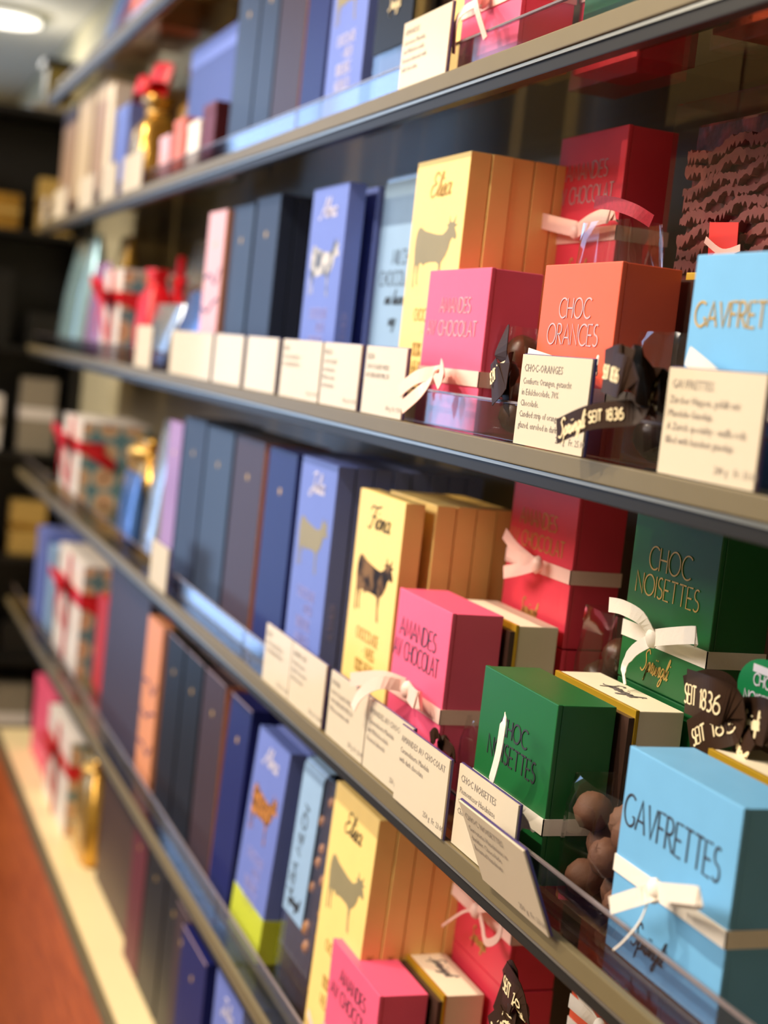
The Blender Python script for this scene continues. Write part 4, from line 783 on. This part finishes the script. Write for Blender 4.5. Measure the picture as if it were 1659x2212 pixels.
def bag(label, m, x0, x1, y0, d, zs, h, group=None, tie=None):
    w = x1-x0; t = thing('foil_pouch', label, 'pouch', ((x0+x1)/2, y0, zs), 0, group or 'foil pouches at the far end')
    mb = MB(); N = 24; prof = [(0, .92), (.06, 1), (.4, 1.0), (.7, .86), (.82, .5), (.86, .34), (.92, .5), (1.0, .72)] if tie else [(0, .95), (.1, 1), (.5, 1), (.8, .95), (.95, .9), (1.0, .9)]
    for k, (q, s) in enumerate(prof):
        dd = s if tie else s*(1 - 0.75*max(0, q-0.3)/0.7)
        for i in range(N):
            a = 2*math.pi*i/N; c, s_ = math.cos(a), math.sin(a)
            mb.v.append((math.copysign(abs(c)**.5, c)*w/2*s, math.copysign(abs(s_)**.5, s_)*d/2*dd*(1+0.06*math.sin(i*1.7+k*2)) + d/2, EPS+(h-EPS)*q))
    for k in range(len(prof)-1):
        for i in range(N):
            j = (i+1) % N; mb.f.append((k*N+i, k*N+j, (k+1)*N+j, (k+1)*N+i))
    mb.f.append(tuple(reversed(range(N)))); mb.f.append(tuple(len(mb.v)-N+i for i in range(N)))
    mb.build('pouch_body', m, t, smooth=True)
    if tie: MB().ball((0, d/2, h*0.86), w*0.2, 12, 7, 0, (1, 0.9, 0.35)).build('tie', tie, t, smooth=True)
    return t
# first shelf, left
g = 'tall boxes on the first shelf'
crate('brown tall box at the far left of the first shelf', TAUPE, -3.04, -2.87, 0.03, 0.12, ZA, 0.215, group=g, side=BROWNCARD)
crate('biscuit coloured tall box next to the far left brown one', BISCUIT, -2.85, -2.69, 0.03, 0.12, ZA, 0.215, group=g)
crate('taupe tall box left of the red bow, first shelf', TAUPE, -2.66, -2.54, 0.03, 0.13, ZA, 0.215, group=g, side=BISCUIT)
crate('narrow cream box beside the taupe one, first shelf', CREAM, -2.53, -2.48, 0.03, 0.06, ZA, 0.20, group=g)
x = at(275, 230, 0.05).x
crate('blue box with white lid below the red bow, first shelf', PERI, -2.47, -2.36, 0.035, 0.06, ZA, 0.155, group=g)
rb = thing('ribbon_bow', 'large red bow on top of the boxes left of the big blue box', 'ribbon', (-2.30, 0.055, ZA+0.157))
for sx in (-1, 1): MB().strip(smooth3([(0, 0, 0.016), (sx*0.06, -0.012, 0.026), (sx*0.125, 0, 0.018), (sx*0.06, 0.012, 0.010), (0, 0, 0.016)]), 0.028, wv=(0, 0.25, 1), thick=0.001).build('loop', REDRIB, rb)
MB().ball((0, -0.004, 0.014), 0.014, 10, 7, 0.05).build('knot', REDRIB, rb, smooth=True)
bag('golden pouch under the red bow, first shelf', GOLDBAG, -2.34, -2.23, 0.03, 0.07, ZA, 0.155, tie=FOILGOLD)
bag('yellow gold pouch beside the big blue box, first shelf', GOLDBAG, -2.21, -2.10, 0.07, 0.06, ZA, 0.185, tie=FOILGOLD)
crate('big blue box on the first shelf', PERIDARK, -2.07, -1.74, 0.062, 0.09, ZA, 0.19, group=g, side=PERI)
for i, (a, m_) in enumerate(((-2.03, ROSE), (-1.945, SALMON), (-1.86, WHITECARD), (-1.785, MAROON))):
    crate(['small rose box before the big blue box', 'small salmon box before the big blue box', 'small white box before the big blue box', 'small maroon box before the big blue box'][i], m_, a, a+0.062, 0.022, 0.035, ZA, 0.066 + 0.012*(i % 2), group='small boxes on the first shelf')
# topmost shelf
crate('salmon box seen through the topmost glass shelf', SALMON, -2.40, -2.26, 0.03, 0.08, Z0, 0.12, group='boxes on the topmost shelf')
crate('amber box seen from below through the topmost glass shelf', AMBERBOX, -2.20, -1.96, 0.03, 0.13, Z0, 0.14, group='boxes on the topmost shelf', side=YELLOW)
bag('blue pouch standing at the top left on the topmost shelf', BLUEBAG, -2.79, -2.60, 0.04, 0.07, Z0, 0.16)
bag('maroon pouch beside the blue one on the topmost shelf', MAROON, -2.585, -2.48, 0.03, 0.07, Z0, 0.12)
crate('cream box at the near end of the topmost shelf', CREAM, -1.92, -1.74, 0.04, 0.1, Z0, 0.13, group='boxes on the topmost shelf')
# second shelf, left
bag('pale cyan pouch at the far left of the second shelf', CYANBAG, -2.90, -2.66, 0.025, 0.07, ZB, 0.205)
bag('golden yellow pouch behind the cyan one, second shelf', GOLDBAG, -2.62, -2.53, 0.06, 0.06, ZB, 0.20)
bag('lilac pouch left of the floral box, second shelf', LILACBAG, -2.60, -2.455, 0.03, 0.03, ZB, 0.15)
floral_box('floral gift box with a red bow on the second shelf', -2.44, -2.285, 0.035, 0.12, ZB, 0.135)
bag('red tied pouch with a dark top, right behind the floral box', REDRIB, -2.235, -2.14, 0.045, 0.045, ZB, 0.135, tie=REDRIB)
bag('silver pouch with a red star bow, second shelf', SILVERBAG, -2.26, -2.02, 0.098, 0.07, ZB, 0.185)
st = thing('star_bow', 'red star shaped bow on the silver pouch', 'ribbon', tuple(at(388, 622, 0.092)))
MB().prism([((0.045 if i % 2 == 0 else 0.016)*math.sin(math.pi*i/5), (0.045 if i % 2 == 0 else 0.016)*math.cos(math.pi*i/5)) for i in range(10)], -0.006, 0.004).build('star', REDRIB, st, 0.001)
bag('low blue pouch behind the blurred price cards, second shelf', BLUEBAG, -1.90, -1.735, 0.025, 0.06, ZB, 0.10)
bag('silver blue pouch at the foot of the star bow', SILVERBAG, -2.10, -1.915, 0.03, 0.05, ZB, 0.085)
# third shelf, left
floral_box('floral gift box with a red bow on the third shelf', -2.70, -2.50, 0.030, 0.11, ZC, 0.135)
bag('gold tied pouch right of the floral box, third shelf', GOLDBAG, at(284, 1000, 0.06).x, at(338, 1000, 0.06).x, 0.045, 0.045, ZC, 0.14, tie=FOILGOLD)
bag('low blue silver pouch on the third shelf', BLUEBAG, -2.10, -1.985, 0.020, 0.022, ZC, 0.10)
bag('tall silver blue pouch left of the slate bars, third shelf', SILVERBAG, -1.96, -1.855, 0.026, 0.05, ZC, 0.18)
# fourth shelf, left
crate('violet blue tall box at the far left of the fourth shelf', PERI, -2.91, -2.78, 0.03, 0.08, ZD, 0.165, group='far boxes on the fourth shelf')
crate('pale blue box left of the floral box, fourth shelf', LIGHTBLUE, -2.775, -2.70, 0.035, 0.06, ZD, 0.15, group='far boxes on the fourth shelf')
floral_box('floral gift box with a red bow on the fourth shelf', -2.62, -2.36, 0.030, 0.12, ZD, 0.175)
crate('red box right of the floral box, fourth shelf', mat('red card', (190, 44, 50), 0.45), -2.325, -2.24, 0.05, 0.1, ZD, 0.14, group='far boxes on the fourth shelf')
crate('large dark plum box left of the apricot bar, fourth shelf', mat('dark plum card', (62, 52, 68), 0.4), -2.13, -1.85, 0.030, 0.02, ZD, 0.215, group='far boxes on the fourth shelf')
# cabinet top, left
crate('tall pink box at the far left of the cabinet top', PINK, -2.90, -2.69, 0.05, 0.07, ZE, 0.150, group='far boxes on the cabinet')
floral_box('floral gift box with a red bow on the cabinet top', -2.64, -2.39, 0.040, 0.11, ZE, 0.155)
bag('gold pouch right of the floral box, cabinet top', GOLDBAG, at(178, 1700, 0.06).x, at(214, 1700, 0.06).x, 0.045, 0.045, ZE, 0.16, tie=FOILGOLD)
crate('large dark brown box on the cabinet top', BROWNCARD, -2.20, -1.93, 0.060, 0.02, ZE, 0.215, group='far boxes on the cabinet')

# black display cabinet across the end of the aisle, with gold packets on its shelves
cab = thing('display_cabinet', 'black display cabinet across the far left end', 'cabinet', (-3.75, 0.0, 0.0))
CT = 1.83
MB().box(-0.02, 0.0, -0.44, 0.18, 0, CT).build('back_panel', BLACKM, cab); MB().box(0, 0.2, -0.46, -0.44, 0, CT).build('side_panel', BLACKM, cab); MB().box(0, 0.2, 0.165, 0.18, 0, CT).build('side_panel', BLACKM, cab)
zc = [0.06, 0.34, 0.58, 0.82, 1.06, 1.30, 1.56, 1.82]
for z in zc[:-1]: MB().box(0, 0.2, -0.44, 0.165, z-0.012, z).build('shelf', BLACKM, cab, 0.001)
MB().box(-0.02, 0.2, -0.46, 0.18, CT-0.015, CT).build('top', BLACKM, cab)
proto = None; cols = [FOILGOLD, BLACKM, BEIGEBOX, GOLDBAG, BLACKM, WHITECARD]
adj = ['gold', 'black', 'beige', 'bronze', 'black', 'white']
rows = ['lowest', 'second lowest', 'third lowest', 'fourth lowest', 'fifth lowest', 'sixth lowest', 'seventh lowest', 'highest']
for i, z in enumerate(zc[:-1]):
    for j in range(5):
        k = (i*2+j*3) % 6; y = -0.38+j*0.12; h = 0.08+0.045*((i+j) % 3)
        t = thing('packet', '%s packet, %s from the left on the %s shelf of the black cabinet' % (adj[k], ORD[j], rows[i]), 'packet', (-3.62, y, z), 0, 'packets in the black cabinet')
        MB().box(-0.03, 0.03, -0.04, 0.04, EPS, h).build('carton', cols[k], t, 0.002); MB().box(-0.031, 0.031, -0.041, 0.041, h*0.45, h*0.6).build('band', cols[(k+3) % 6], t)
tw = thing('gold_tower', 'small gold tower figure on top of the black cabinet', 'ornament', (-3.66, 0.09, CT))
MB().box(-0.06, 0.06, -0.06, 0.06, EPS, 0.02).build('plinth', BEIGEBOX, tw, 0.001); MB().box(-0.035, 0.035, -0.03, 0.03, 0.02, 0.11).build('shaft', mat('olive gold paint', (128, 112, 50), 0.5), tw, 0.002); MB().box(-0.045, 0.045, -0.04, 0.04, 0.11, 0.125).build('cap', BLACKM, tw, 0.002)
